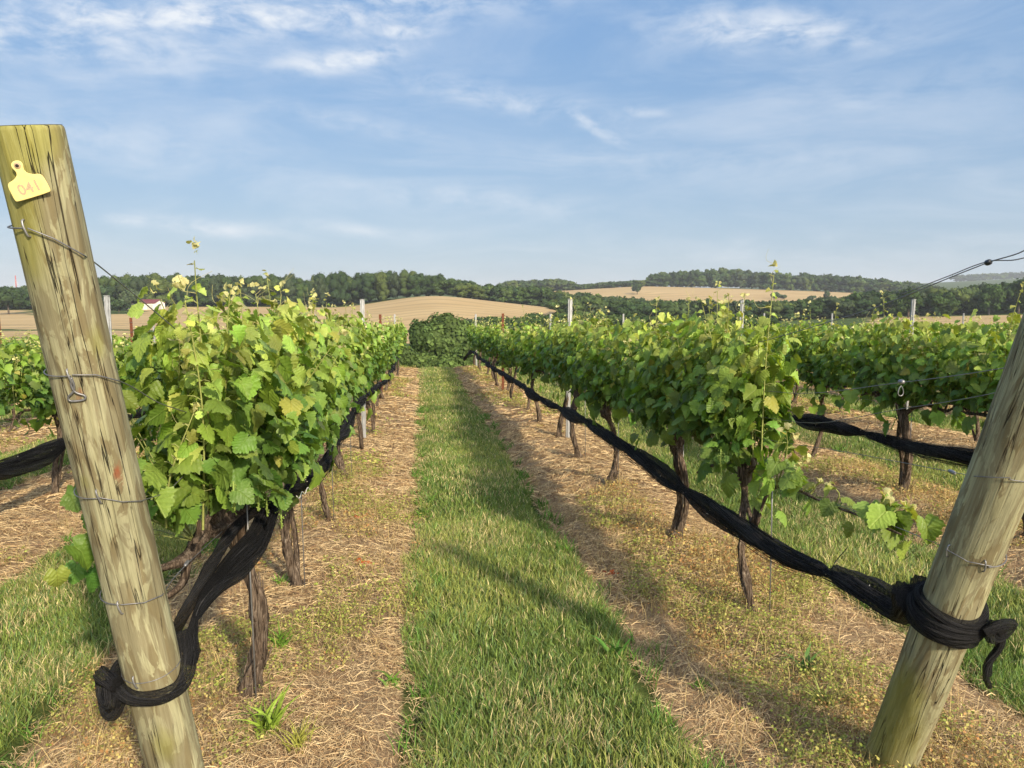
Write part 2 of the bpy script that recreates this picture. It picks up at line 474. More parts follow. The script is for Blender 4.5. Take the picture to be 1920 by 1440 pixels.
def mat_post():
    """weathered treated pine: long tapering grain figures, brown streaks, drying cracks, green algae"""
    m, t, out = mat('weathered_pine')
    o = t.new('ShaderNodeTexCoord').outputs['Object']
    oi = t.new('ShaderNodeObjectInfo').outputs['Random']
    off = t.new('ShaderNodeCombineXYZ', {0: t.m('MULTIPLY', oi, 7.3), 1: t.m('MULTIPLY', oi, 3.1), 2: t.m('MULTIPLY', oi, 11.0)}).outputs[0]
    s = t.new('ShaderNodeSeparateXYZ', {0: o})
    q = t.vm('ADD', o, off)
    big = t.noise(t.vm('MULTIPLY', q, (6, 6, 1.1)), 1.0, 3, 0.5, color=True)
    ql = t.vm('ADD', t.vm('MULTIPLY', o, (1, 1, 0.045)), t.vm('MULTIPLY', t.vm('SUBTRACT', big, (0.5, 0.5, 0.5)), (0.16, 0.16, 0.0)))
    s2 = t.new('ShaderNodeSeparateXYZ', {0: ql})
    rad = t.m('SQRT', t.m('ADD', t.m('MULTIPLY', s2.outputs[0], s2.outputs[0]), t.m('MULTIPLY', s2.outputs[1], s2.outputs[1])))
    ring = t.m('SINE', t.m('MULTIPLY', t.m('ADD', rad, t.m('MULTIPLY', s2.outputs[2], 0.8)), 330.0))
    ring = t.mapr(ring, -0.2, 1.0)
    fibre = t.noise(t.vm('MULTIPLY', q, (130, 130, 5)), 1.0, 5, 0.7)
    blot = t.noise(t.vm('MULTIPLY', q, (15, 15, 3.4)), 1.0, 5, 0.6, 1.6)
    base = t.ramp(fibre, [(0.3, (0.22, 0.205, 0.12)), (0.55, (0.36, 0.345, 0.21)), (0.8, (0.49, 0.47, 0.31))])
    dark = t.mix(t.noise(q, 9, 2), (0.115, 0.078, 0.042), (0.19, 0.155, 0.088))
    k = t.m('MULTIPLY', t.mapr(blot, 0.465, 0.505, 0, 1, True), t.mapr(ring, 0.05, 0.75, 0.55, 1.0, True))
    c = t.mix(t.m('MULTIPLY', k, 0.85), base, dark)
    c = t.mix(t.m('MULTIPLY', ring, 0.22), c, (0.30, 0.27, 0.13))
    # algae green: near the top of the front face and the foot
    alg = t.noise(t.vm('MULTIPLY', q, (7, 7, 2.5)), 1.0, 4, 0.6)
    att = t.new('ShaderNodeAttribute', attribute_name='tint')
    ga = t.new('ShaderNodeSeparateXYZ', {0: att.outputs['Color']})
    gk = t.mapr(t.m('ADD', t.m('SUBTRACT', 1.0, ga.outputs[0]), t.m('MULTIPLY', t.m('SUBTRACT', alg, 0.5), 1.1)), 0.35, 0.95, 0, 0.75, True)
    c = t.mix(gk, c, t.mix(fibre, (0.15, 0.145, 0.025), (0.34, 0.325, 0.075)))
    # cracks
    cw = t.noise(t.vm('MULTIPLY', q, (30, 30, 1.1)), 1.0, 3, 0.5, 0.3)
    crack = t.mapr(t.m('ABSOLUTE', t.m('SUBTRACT', cw, 0.5)), 0.0, 0.010, 1.0, 0.0, True)
    crack = t.m('MULTIPLY', crack, t.mapr(t.noise(t.vm('MULTIPLY', q, (5, 5, 1.2)), 1.0, 2), 0.38, 0.50, 0, 1, True))
    c = t.mix(t.m('MULTIPLY', crack, 0.8), c, (0.07, 0.05, 0.03))
    # end grain on the sawn top, red stain mark
    c = t.mix(t.mapr(ga.outputs[2], 0.5, 0.0, 0.0, 1.0), c, t.mix(fibre, (0.20, 0.17, 0.10), (0.34, 0.30, 0.2)))
    c = t.mix(t.mapr(t.m('ADD', ga.outputs[1], t.m('MULTIPLY', t.m('SUBTRACT', t.noise(t.vm('MULTIPLY', q, (60, 60, 30)), 1.0, 4), 0.5), 1.6)), 0.65, 0.1, 0.0, 0.85), c, (0.28, 0.07, 0.03))
    h = t.m('SUBTRACT', t.m('ADD', t.m('MULTIPLY', fibre, 0.5), t.m('MULTIPLY', ring, 0.2)), t.m('MULTIPLY', crack, 3.0))
    c = t.mix(1.0, c, t.ramp(t.noise(t.vm('MULTIPLY', q, (9, 9, 2.2)), 1.0, 4, 0.6), [(0.3, 0.66), (0.7, 1.12)]), 'MULTIPLY')
    principled(t, out, c, 0.85, 0.2, bump(t, h, 1.0, 0.006))
    return m

def mat_net():
    m, t, out = mat('black_netting')
    o = t.new('ShaderNodeTexCoord').outputs['Object']
    a = t.new('ShaderNodeAttribute', attribute_name='leafuv').outputs['Vector']
    n = t.noise(t.vm('MULTIPLY', a, (46, 2.6, 1)), 1.0, 6, 0.75)
    f = t.noise(o, 160, 3)
    c = t.mix(t.mapr(n, 0.45, 0.66), (0.003, 0.003, 0.004), (0.085, 0.085, 0.092))  # lighter grey streaks paint fibre highlights into the black
    p = principled(t, None, c, 0.75, 0.2, bump(t, t.m('ADD', n, t.m('MULTIPLY', f, 0.4)), 1.0, 0.02))
    g = t.new('ShaderNodeNewGeometry'); lw_ = t.new('ShaderNodeLayerWeight', {'Blend': 0.25}).outputs['Facing']
    hole = t.m('MULTIPLY', t.mapr(t.noise(t.vm('MULTIPLY', a, (90, 60, 1)), 1.0, 2), 0.44, 0.54, 1, 0), t.mapr(n, 0.56, 0.46, 0.0, 0.9))
    mx = t.new('ShaderNodeMixShader', {0: hole, 1: p.outputs[0], 2: t.new('ShaderNodeBsdfTransparent').outputs[0]})
    t.l.new(mx.outputs[0], out.inputs[0])
    return m

def mat_galv(name='galvanised_steel', base=(0.27, 0.27, 0.28)):
    m, t, out = mat(name)
    o = t.new('ShaderNodeTexCoord').outputs['Object']
    n = t.noise(t.vm('MULTIPLY', o, (60, 60, 8)), 1.0, 5)
    c = t.mix(t.mapr(n, 0.3, 0.7), tuple(b * 0.7 for b in base), tuple(b * 1.2 for b in base))
    principled(t, out, c, 0.45, 0.5, bump(t, n, 0.15, 0.001), 0.6)
    return m

def mat_ground():
    m, t, out = mat('ground_cover')
    o = t.new('ShaderNodeTexCoord').outputs['Object']
    a = t.new('ShaderNodeAttribute', attribute_name='tint')
    k = t.new('ShaderNodeSeparateXYZ', {0: a.outputs['Color']})   # X grass, Y straw/soil, Z stubble field ; all 0 = woodland floor / rough pasture
    # straw and earth
    n1 = t.noise(o, 22, 6, 0.65)
    n2 = t.noise(o, 3.2, 4)
    fl = t.noise(t.vm('MULTIPLY', o, (60, 110, 40)), 1.0, 5, 0.7, 1.5)
    straw = t.ramp(fl, [(0.28, (0.13, 0.075, 0.04)), (0.42, (0.25, 0.165, 0.095)), (0.56, (0.42, 0.295, 0.17)), (0.74, (0.58, 0.44, 0.27))])
    earth = t.ramp(n1, [(0.3, (0.24, 0.165, 0.10)), (0.7, (0.47, 0.34, 0.21))])
    soil = t.mix(t.mapr(n2, 0.52, 0.64, 0, 0.75, True), straw, earth)
    grass = t.ramp(n1, [(0.3, (0.03, 0.05, 0.012)), (0.6, (0.10, 0.13, 0.035)), (0.85, (0.25, 0.22, 0.09))])
    # stubble field with combed contour lines
    fn = t.noise(t.vm('MULTIPLY', o, (0.012, 0.012, 0.01)), 1.0, 5)
    dist = t.vm('ADD', o, t.vm('MULTIPLY', t.noise(t.vm('MULTIPLY', o, (0.006, 0.006, 0.0)), 1.0, 2, color=True), (130, 130, 0)))
    wv = t.new('ShaderNodeTexWave', {'Vector': t.vm('MULTIPLY', dist, (0.12, 1.0, 0.0)), 'Scale': 0.022, 'Distortion': 1.0, 'Detail': 2.0, 'Detail Scale': 0.02}, bands_direction='Y')
    wf = t.noise(t.vm('MULTIPLY', dist, (0.006, 0.22, 0.0)), 1.0, 4, 0.75)
    field = t.ramp(fn, [(0.3, (0.41, 0.29, 0.14)), (0.7, (0.55, 0.41, 0.215))])
    field = t.mix(t.mapr(wf, 0.35, 0.65, 0.0, 0.6), field, (0.36, 0.25, 0.13))
    field = t.mix(t.mapr(wv.outputs[1], 0.6, 1.0, 0.0, 0.75, True), field, (0.32, 0.24, 0.12))
    rough_ = t.ramp(t.noise(o, 0.25, 6, 0.7), [(0.3, (0.025, 0.045, 0.012)), (0.7, (0.09, 0.13, 0.03))])
    c = t.mix(t.mapr(k.outputs[2], 0.35, 0.65, 0, 1, True), rough_, field)
    edge = t.m('MULTIPLY', t.m('SUBTRACT', t.noise(o, 9, 4), 0.5), 0.5)
    c = t.mix(t.mapr(t.m('ADD', k.outputs[1], edge), 0.35, 0.65, 0, 1, True), c, soil)
    c = t.mix(t.mapr(t.m('ADD', k.outputs[0], edge), 0.35, 0.65, 0, 1, True), c, grass)
    h = t.m('ADD', t.m('MULTIPLY', fl, 0.7), n1)
    principled(t, out, c, 0.95, 0.1, bump(t, h, 0.8, 0.02))
    return m

M_LEAF = mat_leaf('grape_leaf')
M_LEAF_FAR = mat_leaf('grape_leaf_far', veins=False)
M_TREE = mat_leaf('tree_foliage', trans=0.15, rough=0.7, spec=0.12, veins=False, mottled=0.35)
M_GRASS = mat_tint('grass_blades', 0.6, 0.25, 30, trans=0.25, amp=0.2)
M_STRAW = mat_tint('dry_straw', 0.85, 0.15, 30, amp=0.25)
M_BARK = mat_bark()
M_POST = mat_post()
M_NET = mat_net()
M_GALV = mat_galv()
M_WIRE = mat_galv('wire_steel', (0.20, 0.20, 0.21))
M_STEM = mat_tint('green_stem', 0.6, 0.3, 50)
M_RUST = mat_plain('rusty_steel', (0.15, 0.055, 0.03), 0.85, 0.2, 0.0, 80, 0.5)
M_TBARK = mat_plain('tree_bark', (0.12, 0.10, 0.08), 0.9, 0.1, 0.0, 3, 0.4)
M_GROUND = mat_ground()

# ------------------------------------------------------------------ ground sheet
def axis(lo, hi, fine, step, grow):
    a = [fine[0]]
    while a[-1] < fine[1]: a.append(a[-1] + step)
    s = step
    while a[-1] < hi:
        s = s * grow; a.append(a[-1] + s)
    b = [fine[0]]; s = step
    while b[-1] > lo:
        s = s * grow; b.append(b[-1] - s)
    return np.array(b[::-1][:-1] + a)
gx = axis(-6500, 6500, (-3.2, 5.2), 0.045, 1.055)
gy = axis(-300, 9000, (1.6, 9.5), 0.045, 1.032)
GX, GY = np.meshgrid(gx, gy)
GZ = gz(GX, GY)
xf, yf = GX.ravel(), GY.ravel()
D = xf * FWD[0] + yf * FWD[1]
PX = np.where(D > 1, 960 + F * (xf * RGT[0] + yf * RGT[1]) / np.maximum(D, 1), np.where(xf > 0, 3000, -1000))
rd = np.abs(rowdist(xf)) + np.where(rowdist(xf) > 0, 0.05, -0.06)
near = (yf < 28.5) & (np.abs(xf) < 60)
kg = np.where(near, sstep(0.62, 0.82, rd), 0)
kg = np.where(near & (xf < -1.0) & (yf < 0.5), 1, kg)
ks = np.where(near, 1 - kg, 0)
upto = np.interp(PX, [-600, 250, 815, 1045, 1100], [395, 408, 440, 415, 400])
f1 = (PX < 1060) & (D > 46) & (D < upto) & ~((PX > 640) & (D < 175)) & ~((D > 158) & (D < 170) & (PX < 420)) & ~((PX > 60) & (PX < 265) & (D > 330))
f2 = (PX > 985) & (PX < 1745) & (D > 640) & (D < 903)
f3 = (PX > 1630) & (D > 200) & (D < 330)
kf = (f1 | f2 | f3).astype(float)
tint = np.stack([kg, ks, kf], 1)
nx, ny = len(gx), len(gy)
ii = np.arange(nx * ny).reshape(ny, nx)
gb = Buf().add(np.stack([xf, yf, GZ.ravel()], 1), np.stack([ii[:-1, :-1], ii[:-1, 1:], ii[1:, 1:], ii[1:, :-1]], -1).reshape(-1, 4), tint)
ground = tag(gb.build('ground', M_GROUND), kind='structure')

# ------------------------------------------------------------------ leaves
def leaf_template(kind):
    if kind == 'hi':
        half = [(0.07, -0.12), (0.20, -0.22), (0.33, -0.19), (0.38, -0.09), (0.48, -0.08), (0.47, 0.03), (0.58, 0.09), (0.56, 0.20), (0.62, 0.30), (0.50, 0.34), (0.48, 0.43), (0.41, 0.44),
                (0.47, 0.55), (0.43, 0.64), (0.36, 0.66), (0.33, 0.75), (0.25, 0.72), (0.24, 0.84), (0.15, 0.87), (0.09, 0.96)]
    elif kind == 'mid':
        half = [(0.22, -0.20), (0.45, -0.06), (0.60, 0.24), (0.42, 0.42), (0.44, 0.62), (0.22, 0.74)]
    elif kind == 'low':
        half = [(0.36, -0.12), (0.58, 0.25), (0.34, 0.70)]
    pts = [(0.0, 0.0)] + half + [(0.0, 1.0)] + [(-x, y) for x, y in reversed(half)]
    c = (0.0, 0.3)
    P = np.array([c] + pts, float)
    k = len(pts)
    f = np.array([(0, 1 + i, 1 + (i + 1) % k) for i in range(k)])
    return P, f
LT = {k: leaf_template(k) for k in ('hi', 'mid', 'low')}

def add_leaves(buf, pos, tip, nor, size, colr, kind='hi', r=rng):
    """many leaves at once; pos = petiole end, tip = direction of the blade, nor = facing"""
    P, f = LT[kind]
    n = len(pos)
    T = nrm(tip); N = nrm(nor - T * np.sum(nor * T, 1, keepdims=True)); X = np.cross(T, N)
    px_, py_ = P[:, 0], P[:, 1]
    a = r.uniform(-0.8, 1.2, (n, 1)); b = r.uniform(-0.2, 1.0, (n, 1)); fold = r.uniform(-0.2, 0.5, (n, 1))
    z = -a * px_[None] ** 2 - b * (py_[None] - 0.25) ** 2 + fold * np.abs(px_)[None] + r.normal(0, 0.026, (n, len(P)))
    wid = r.uniform(0.82, 1.15, (n, 1, 1))
    V = pos[:, None] + size[:, None, None] * (wid * px_[None, :, None] * X[:, None] + py_[None, :, None] * T[:, None] + z[..., None] * N[:, None])
    FF = f[None] + (np.arange(n) * len(P))[:, None, None]
    C = np.repeat(colr[:, None, :], len(P), 1)
    C = C * r.uniform(0.92, 1.08, (n, len(P), 1))
    buf.add(V.reshape(-1, 3), FF.reshape(-1, 3), C.reshape(-1, 3), np.tile(P, (n, 1)))

G_OLD = np.array([0.098, 0.188, 0.036]); G_MID = np.array([0.205, 0.310, 0.048]); G_YNG = np.array([0.38, 0.45, 0.105]); G_TIP = np.array([0.55, 0.53, 0.25])
def leaf_colour(age, r=rng):
    """age 0 (old, at the foot of the shoot) .. 1 (tip)"""
    age = np.clip(age, 0, 1)[:, None]
    c = G_OLD + (G_MID - G_OLD) * np.clip(age / 0.45, 0, 1) + (G_YNG - G_MID) * np.clip((age - 0.45) / 0.4, 0, 1) + (G_TIP - G_YNG) * np.clip((age - 0.9) / 0.1, 0, 1)
    n = len(age)
    c = c * r.uniform(0.68, 1.38, (n, 1)) * r.uniform(0.88, 1.12, (n, 3))
    y = r.random(n) < 0.010
    c[y] = c[y] * 0.4 + np.array([0.38, 0.32, 0.06]) * 0.6
    return c

def shoot(leafb, stemb, base, length, r, kind, lean=(0, 0), dens=1.0, size=0.082, tall=False, tendrils=True, droop=0.0):
    n = max(6, int(length / 0.05))
    t = np.linspace(0, 1, n)
    ph, ph2 = r.uniform(0, 6.28, 2)
    P = np.stack([base[0] + lean[0] * t + 0.035 * np.sin(3.2 * t + ph) * t + droop * t * t * lean[0],
                  base[1] + lean[1] * t + 0.04 * np.sin(2.6 * t + ph2) * t,
                  base[2] + length * t - droop * t ** 2], 1)
    young = np.array([0.30, 0.36, 0.10]); old = np.array([0.20, 0.17, 0.06])
    if stemb is not None:
        tube(stemb, P[::2] if n > 8 else P, np.interp(t[::2] if n > 8 else t, [0, 1], [0.0048, 0.0016]), 5 if kind == 'hi' else 4,
             c=(old * 0.4 + young * 0.6), cap=False)
    m = max(4, int(length / {'hi': 0.045, 'mid': 0.045, 'low': 0.042}[kind] * dens))
    tt = np.clip(np.linspace(0.12, 1.0, m) + r.normal(0, 0.01, m), 0, 1)
    node = np.stack([np.interp(tt, t, P[:, i]) for i in range(3)], 1)
    side = np.where(np.arange(m) % 2 == 0, 1.0, -1.0) * (1 if r.random() < 0.5 else -1)
    out = np.stack([side * r.uniform(0.5, 1.0, m), r.normal(0, 0.65, m), r.uniform(0.0, 0.5, m)], 1)
    out = nrm(out)
    prof = np.interp(tt, [0, 0.15, 0.5, 0.8, 1.0], [0.95, 1.2, 1.05, 0.6, 0.25])
    if tall: prof = np.interp(tt, [0, 0.15, 0.45, 0.7, 0.85, 1.0], [0.85, 1.05, 0.9, 0.55, 0.38, 0.2])
    sz = size * prof * r.uniform(0.75, 1.15, m)
    pet = sz * r.uniform(0.45, 0.8, m)
    pos = node + out * pet[:, None]
    tip = out * np.array([0.55, 0.55, 0.2]) + np.stack([r.normal(0, 0.3, m), r.normal(0, 0.3, m), -np.interp(tt, [0, 0.8, 1], [0.9, 0.5, -0.2]) * r.uniform(0.4, 1.2, m)], 1)
    nor = np.stack([out[:, 0] * 0.8, out[:, 1] * 0.5 - 0.15, np.full(m, 0.75)], 1) + r.normal(0, 0.45, (m, 3))
    age = tt * 0.9 + r.normal(0, 0.07, m)
    if tall: age = age + 0.05
    add_leaves(leafb, pos, tip, nor, sz, leaf_colour(age, r), kind, r)
    if stemb is not None and kind == 'hi':
        for i in range(m):
            tube(stemb, np.array([node[i], (node[i] + pos[i]) / 2 + np.array([0, 0, 0.006]), pos[i]]), 0.0013, 3, c=(0.36, 0.38, 0.14), cap=False)
        if tendrils:
            for q in range(3):
                b0 = P[int(n * r.uniform(0.6, 0.98))]
                L = r.uniform(0.06, 0.14); d = nrm(np.array([r.normal(), r.normal(), r.uniform(0.2, 1.2)]))
                s = np.linspace(0, 1, 9)[:, None]
                sid = nrm(np.cross(d, [0.3, 0.7, 0.1]))
                C = b0 + d * L * s + sid * (0.35 * L * np.sin(s * 4.0)) * s
                tube(stemb, C, np.linspace(0.0012, 0.0006, 9), 3, c=(0.50, 0.46, 0.20), cap=False)
    # pale growing tip
    k = 4
    tp = np.repeat(P[-1:], k, 0) + r.normal(0, 0.010, (k, 3))
    add_leaves(leafb, tp, r.normal(0, 1, (k, 3)) + [0, 0, 0.6], r.normal(0, 1, (k, 3)), np.full(k, size * (0.27 if kind == 'hi' else 0.32)) * r.uniform(0.7, 1.3, k),
               np.clip(G_TIP * r.uniform(0.8, 1.35, (k, 1)), 0, 0.85), 'mid' if kind != 'low' else 'low', r)
    return P

def fruit_cluster(buf, p, r):
    """loose pale green flower cluster"""
    tube(buf, np.array([p + [0, 0, 0.01], p - [0, 0, 0.04], p - [0, 0, 0.09]]), 0.004, 4, c=(0.24, 0.33, 0.07))
    n = 40
    t = r.random(n)
    pos = p + np.stack([r.normal(0, 0.013, n) * (1.1 - t), r.normal(0, 0.013, n) * (1.1 - t), -0.09 * t], 1)
    for q in pos:
        e = 0.0035
        v = q + e * np.array([(1, 0, 0), (-1, 0, 0), (0, 1, 0), (0, -1, 0), (0, 0, 1), (0, 0, -1)])
        buf.add(v, np.array([(0, 2, 4), (2, 1, 4), (1, 3, 4), (3, 0, 4), (2, 0, 5), (1, 2, 5), (3, 1, 5), (0, 3, 5)]), (0.24, 0.33, 0.07))

def trunk_mesh(r, h=0.80, lean=(0, 0), rad=0.032, twin=False, hi=True):
    b = Buf()
    n = 22 if hi else 8
    t = np.linspace(0, 1, n)
    a, p = r.uniform(0.03, 0.06), r.uniform(0, 6); rad = rad * 0.84
    P = np.stack([lean[0] * t + a * (np.sin(5 * t + p) - math.sin(p)), lean[1] * t + a * (np.cos(4 * t + p) - math.cos(p)), -0.06 + (h + 0.06) * t], 1)
    rr = rad * np.interp(t, [0, 0.05, 0.12, 0.5, 0.85, 0.93, 1.0], [1.8, 1.4, 1.1, 0.78, 0.95, 1.75, 0.9]) * (1 + 0.16 * np.sin(t * 17 + p) + 0.10 * np.sin(t * 31 + 2 * p))
    tube(b, P, rr, 30 if hi else 8, rough=0.55, ridges=6 if hi else 3, ridge_amp=0.13, twist=3.4, seed=int(r.integers(999)))
    top = P[-2]
    if twin:
        s = r.choice([-1, 1])
        Q = path_pts([(P[2][0], P[2][1] + 0.02 * s, 0.02), (P[6 * n // 22][0] + 0.015, P[6 * n // 22][1] + s * 0.10, 0.25), (P[14 * n // 22][0], s * 0.10 + P[14 * n // 22][1], 0.55), tuple(top)], n)
        tube(b, Q, rad * 0.6 * np.interp(t, [0, 0.2, 0.8, 1], [1.3, 1, 0.8, 0.9]), 16 if hi else 6, rough=0.25, ridges=5, ridge_amp=0.12, seed=int(r.integers(999)))
    if hi:   # loose bark strips and spur stubs
        for q in range(26):
            i = int(r.integers(2, n - 3)); ang = r.uniform(0, 6.28)
            d = np.array([math.cos(ang), math.sin(ang), 0]) * rr[i] * 1.05
            tube(b, np.array([P[i] + d, P[i + 1] + d * r.uniform(1.1, 1.5), P[i + 2] + d * r.uniform(0.9, 1.7)]), r.uniform(0.0015, 0.004), 4, seed=q)
    return b, top, P

def cordon_mesh(r, top, reach=(0.78, 0.78), z=0.84, hi=True, rad=0.017):
    b = Buf(); spots = []
    for s, L in ((-1, reach[0]), (1, reach[1])):
        if L <= 0: continue
        pts = [tuple(top - np.array([0, 0, 0.03])), (top[0] * 0.6, top[1] + s * 0.10, z - 0.03)]
        m = 5
        for k in range(1, m + 1):
            y = top[1] + s * (0.10 + (L - 0.10) * k / m)
            pts.append((r.normal(0, 0.012), y, z + r.normal(0, 0.014) + SLOPE * y))
        P = path_pts(pts, 26 if hi else 9)
        n = len(P)
        tube(b, P, rad * np.interp(np.linspace(0, 1, n), [0, 0.15, 1], [1.5, 1.0, 0.55]) * (1 + 0.18 * np.sin(np.arange(n) * 1.3)), 12 if hi else 6, rough=0.3, ridges=4, ridge_amp=0.1, seed=int(r.integers(999)))
        for q in np.arange(0.06, 1.0, 0.085 / max(L, 0.2)):
            p = P[int(q * (n - 1))]
            spots.append(p)
            if hi:
                e = p + np.array([r.normal(0, 0.012), r.normal(0, 0.012), r.uniform(0.03, 0.06)])
                tube(b, np.array([p, (p + e) / 2, e]), [0.011, 0.009, 0.007], 7, rough=0.2, seed=int(r.integers(99)))
    return b, spots

def make_vine(seed, kind='hi', h=0.80, lean=(0, 0), rad=0.032, twin=False, reach=(0.78, 0.78), top_h=1.0, dens=1.0, spread=0.20, tall=2, skirt=0.55, ribbon=False, big=()):
    """one grape vine: trunk, cordon, shoots, foliage, (flower clusters); origin at the foot of the trunk"""
    r = np.random.default_rng(seed)
    root = bpy.data.objects.new('grape_vine', None); root.empty_display_size = 0.2; link(root)
    hi = kind == 'hi'
    tb, top, TP = trunk_mesh(r, h, lean, rad, twin, hi)
    trunk = tb.build('trunk', M_BARK, root)
    cb, spots = cordon_mesh(r, top, reach, h + 0.04, hi)
    cb.build('cordon', M_BARK, root)
    lb, sb, fb = Buf(), Buf(), Buf()
    fill = {'hi': 1.0, 'mid': 1.0, 'low': 1.0}[kind]
    tall_ids = set(r.choice(len(spots), min(tall, len(spots)), replace=False))
    for dy, L in big:
        shoot(lb, sb, np.array([0.0, dy, h + 0.05]), L, r, kind, lean=(r.normal(0, 0.04), r.normal(0, 0.04)), dens=1.15, tall=True, size=0.092)
    lump = r.uniform(0.80, 1.16, len(spots))
    for i, p in enumerate(spots):
        L = (r.uniform(0.48, 0.76) if hi else r.uniform(0.38, 0.76)) * top_h
        L *= lump[i]
        if i in tall_ids: L = (r.uniform(0.82, 1.0) if hi else r.uniform(0.66, 0.86)) * top_h
        shoot(lb, sb if kind != 'low' else None, p + [0, 0, 0.03], L, r, kind, lean=(r.normal(0, spread * 0.5), r.normal(0, 0.08)), dens=dens, tall=i in tall_ids, size={'hi': 0.073, 'mid': 0.065, 'low': 0.074}[kind])
        # lateral fill leaves wrapping the shoots
        m = int({'hi': 50, 'mid': 46, 'low': 40}[kind] * dens)
        zz = r.beta(1.3, 1.5, m) * (0.70 if hi else 0.55) * top_h * lump[i]
        pos = np.stack([p[0] + r.choice([-1, 1], m) * r.uniform(0.02, spread, m) * np.interp(zz, [0, 0.3, 0.75], [0.85, 1.15, 0.7]), p[1] + r.normal(0, 0.055, m), p[2] + 0.05 + zz], 1)
        out = np.stack([np.sign(pos[:, 0] - p[0]), r.normal(0, 0.6, m), r.uniform(-0.1, 0.4, m)], 1)
        tip = out * 0.4 + np.stack([r.normal(0, 0.35, m), r.normal(0, 0.4, m), -r.uniform(0.3, 1.1, m)], 1)
        nor = out * [0.9, 0.5, 0.2] + [0, -0.12, 0.6] + r.normal(0, 0.48, (m, 3))
        add_leaves(lb, pos, tip, nor, r.uniform(0.045, 0.118, m) * {'hi': 0.78, 'mid': 0.74, 'low': 0.82}[kind], leaf_colour(zz / 0.95 / top_h + r.normal(0, 0.12, m) - 0.06, r), kind, r)
        # low hanging leaves below the cordon
        m = int(3 * skirt * dens)
        if m:
            pos = p + np.stack([r.normal(0, spread * 0.6, m), r.normal(0, 0.08, m), r.uniform(-0.12, 0.08, m)], 1)
            tip = np.stack([r.normal(0, 0.4, m), r.normal(0, 0.4, m), -np.ones(m)], 1)
            nor = np.stack([np.sign(pos[:, 0]) + r.normal(0, 0.3, m), r.normal(0, 0.5, m), np.full(m, 0.4)], 1)
            add_leaves(lb, pos, tip, nor, r.uniform(0.07, 0.14, m), leaf_colour(r.uniform(0, 0.4, m), r), kind, r)
        if hi and r.random() < 0.6:
            fb = Buf(); fruit_cluster(fb, p + np.array([r.choice([-1, 1]) * r.uniform(0.08, 0.2), r.normal(0, 0.04), r.uniform(0.0, 0.22)]), r); fb.build('flower_cluster', M_STEM, root)
    lb.build('foliage', M_LEAF if hi else M_LEAF_FAR, root)
    if sb.n: sb.build('shoots', M_STEM, root)
    if False: pass
    if hi:   # thin steel training stake tied to the trunk
        s = Buf(); tube(s, np.array([(0.05, -0.05, -0.03), (0.045, -0.04, h * 0.6), (0.04, -0.03, h + 0.05)]), 0.0035, 6)
        s.build('training_stake', M_GALV, root)
    if ribbon:
        b = Buf(); q = TP[len(TP) * 2 // 3]
        for k in range(3):
            tube(b, q + np.array([(-0.035, -0.03, 0), (-0.045 - 0.01 * k, -0.05, -0.012), (-0.05 + 0.02 * k, -0.06, -0.04 - 0.012 * k)]), 0.005, 4, squash=0.2)
        b.build('ribbon', M_PINK, root)
    return root
M_PINK = mat_plain('pink_ribbon', (0.70, 0.10, 0.14), 0.5, 0.3)

ORD = ['first', 'second', 'third', 'fourth', 'fifth', 'sixth', 'seventh', 'eighth', 'ninth', 'tenth', 'eleventh', 'twelfth', 'thirteenth', 'fourteenth', 'fifteenth', 'sixteenth', 'seventeenth', 'eighteenth']
ROWNAME = {-1: 'the row just left of the grass lane', 1: 'the row just right of the grass lane'}
for k in range(2, 9): ROWNAME[k] = 'the %s row right of the grass lane' % ORD[k - 1]
for k in range(2, 7): ROWNAME[-k] = 'the %s row left of the grass lane' % ORD[k - 1]
def rowgroup(k): return 'grape vines of ' + ROWNAME[k]

protos_mid = [make_vine(100 + i, 'mid', twin=i % 2 == 0, rad=0.03, tall=1 + i % 2, dens=1.0) for i in range(5)]
protos_low = [make_vine(200 + i, 'low', twin=i % 2 == 1, rad=0.032, tall=i % 2, dens=0.9) for i in range(4)]
used = set()
def place(root, x, y, label, group, flip=False, sc=(1, 1, 1), sink=0.0):
    root.location = (x, y, g1(x, y) - sink)
    root.rotation_euler = (0, 0, math.pi if flip else 0)
    root.scale = sc
    tag(root, label, 'grape vine', group)
    return root
def vine_copy(kind, x, y, label, group, r, sc=1.0):
    pool = protos_mid if kind == 'mid' else protos_low
    p = pool[int(r.integers(len(pool)))]
    if p.name not in used: used.add(p.name); o = p
    else: o = copy_tree(p)
    return place(o, x, y, label, group, bool(r.integers(2)), (r.uniform(0.9, 1.15), r.uniform(0.97, 1.06), sc * r.uniform(0.93, 1.06)))

rv = np.random.default_rng(7)
vine_at = {}
def lab(i, k, extra=''):
    s = '%s vine from the front in %s' % (ORD[i], ROWNAME[k])
    return (extra + ' ' if extra else '') + s
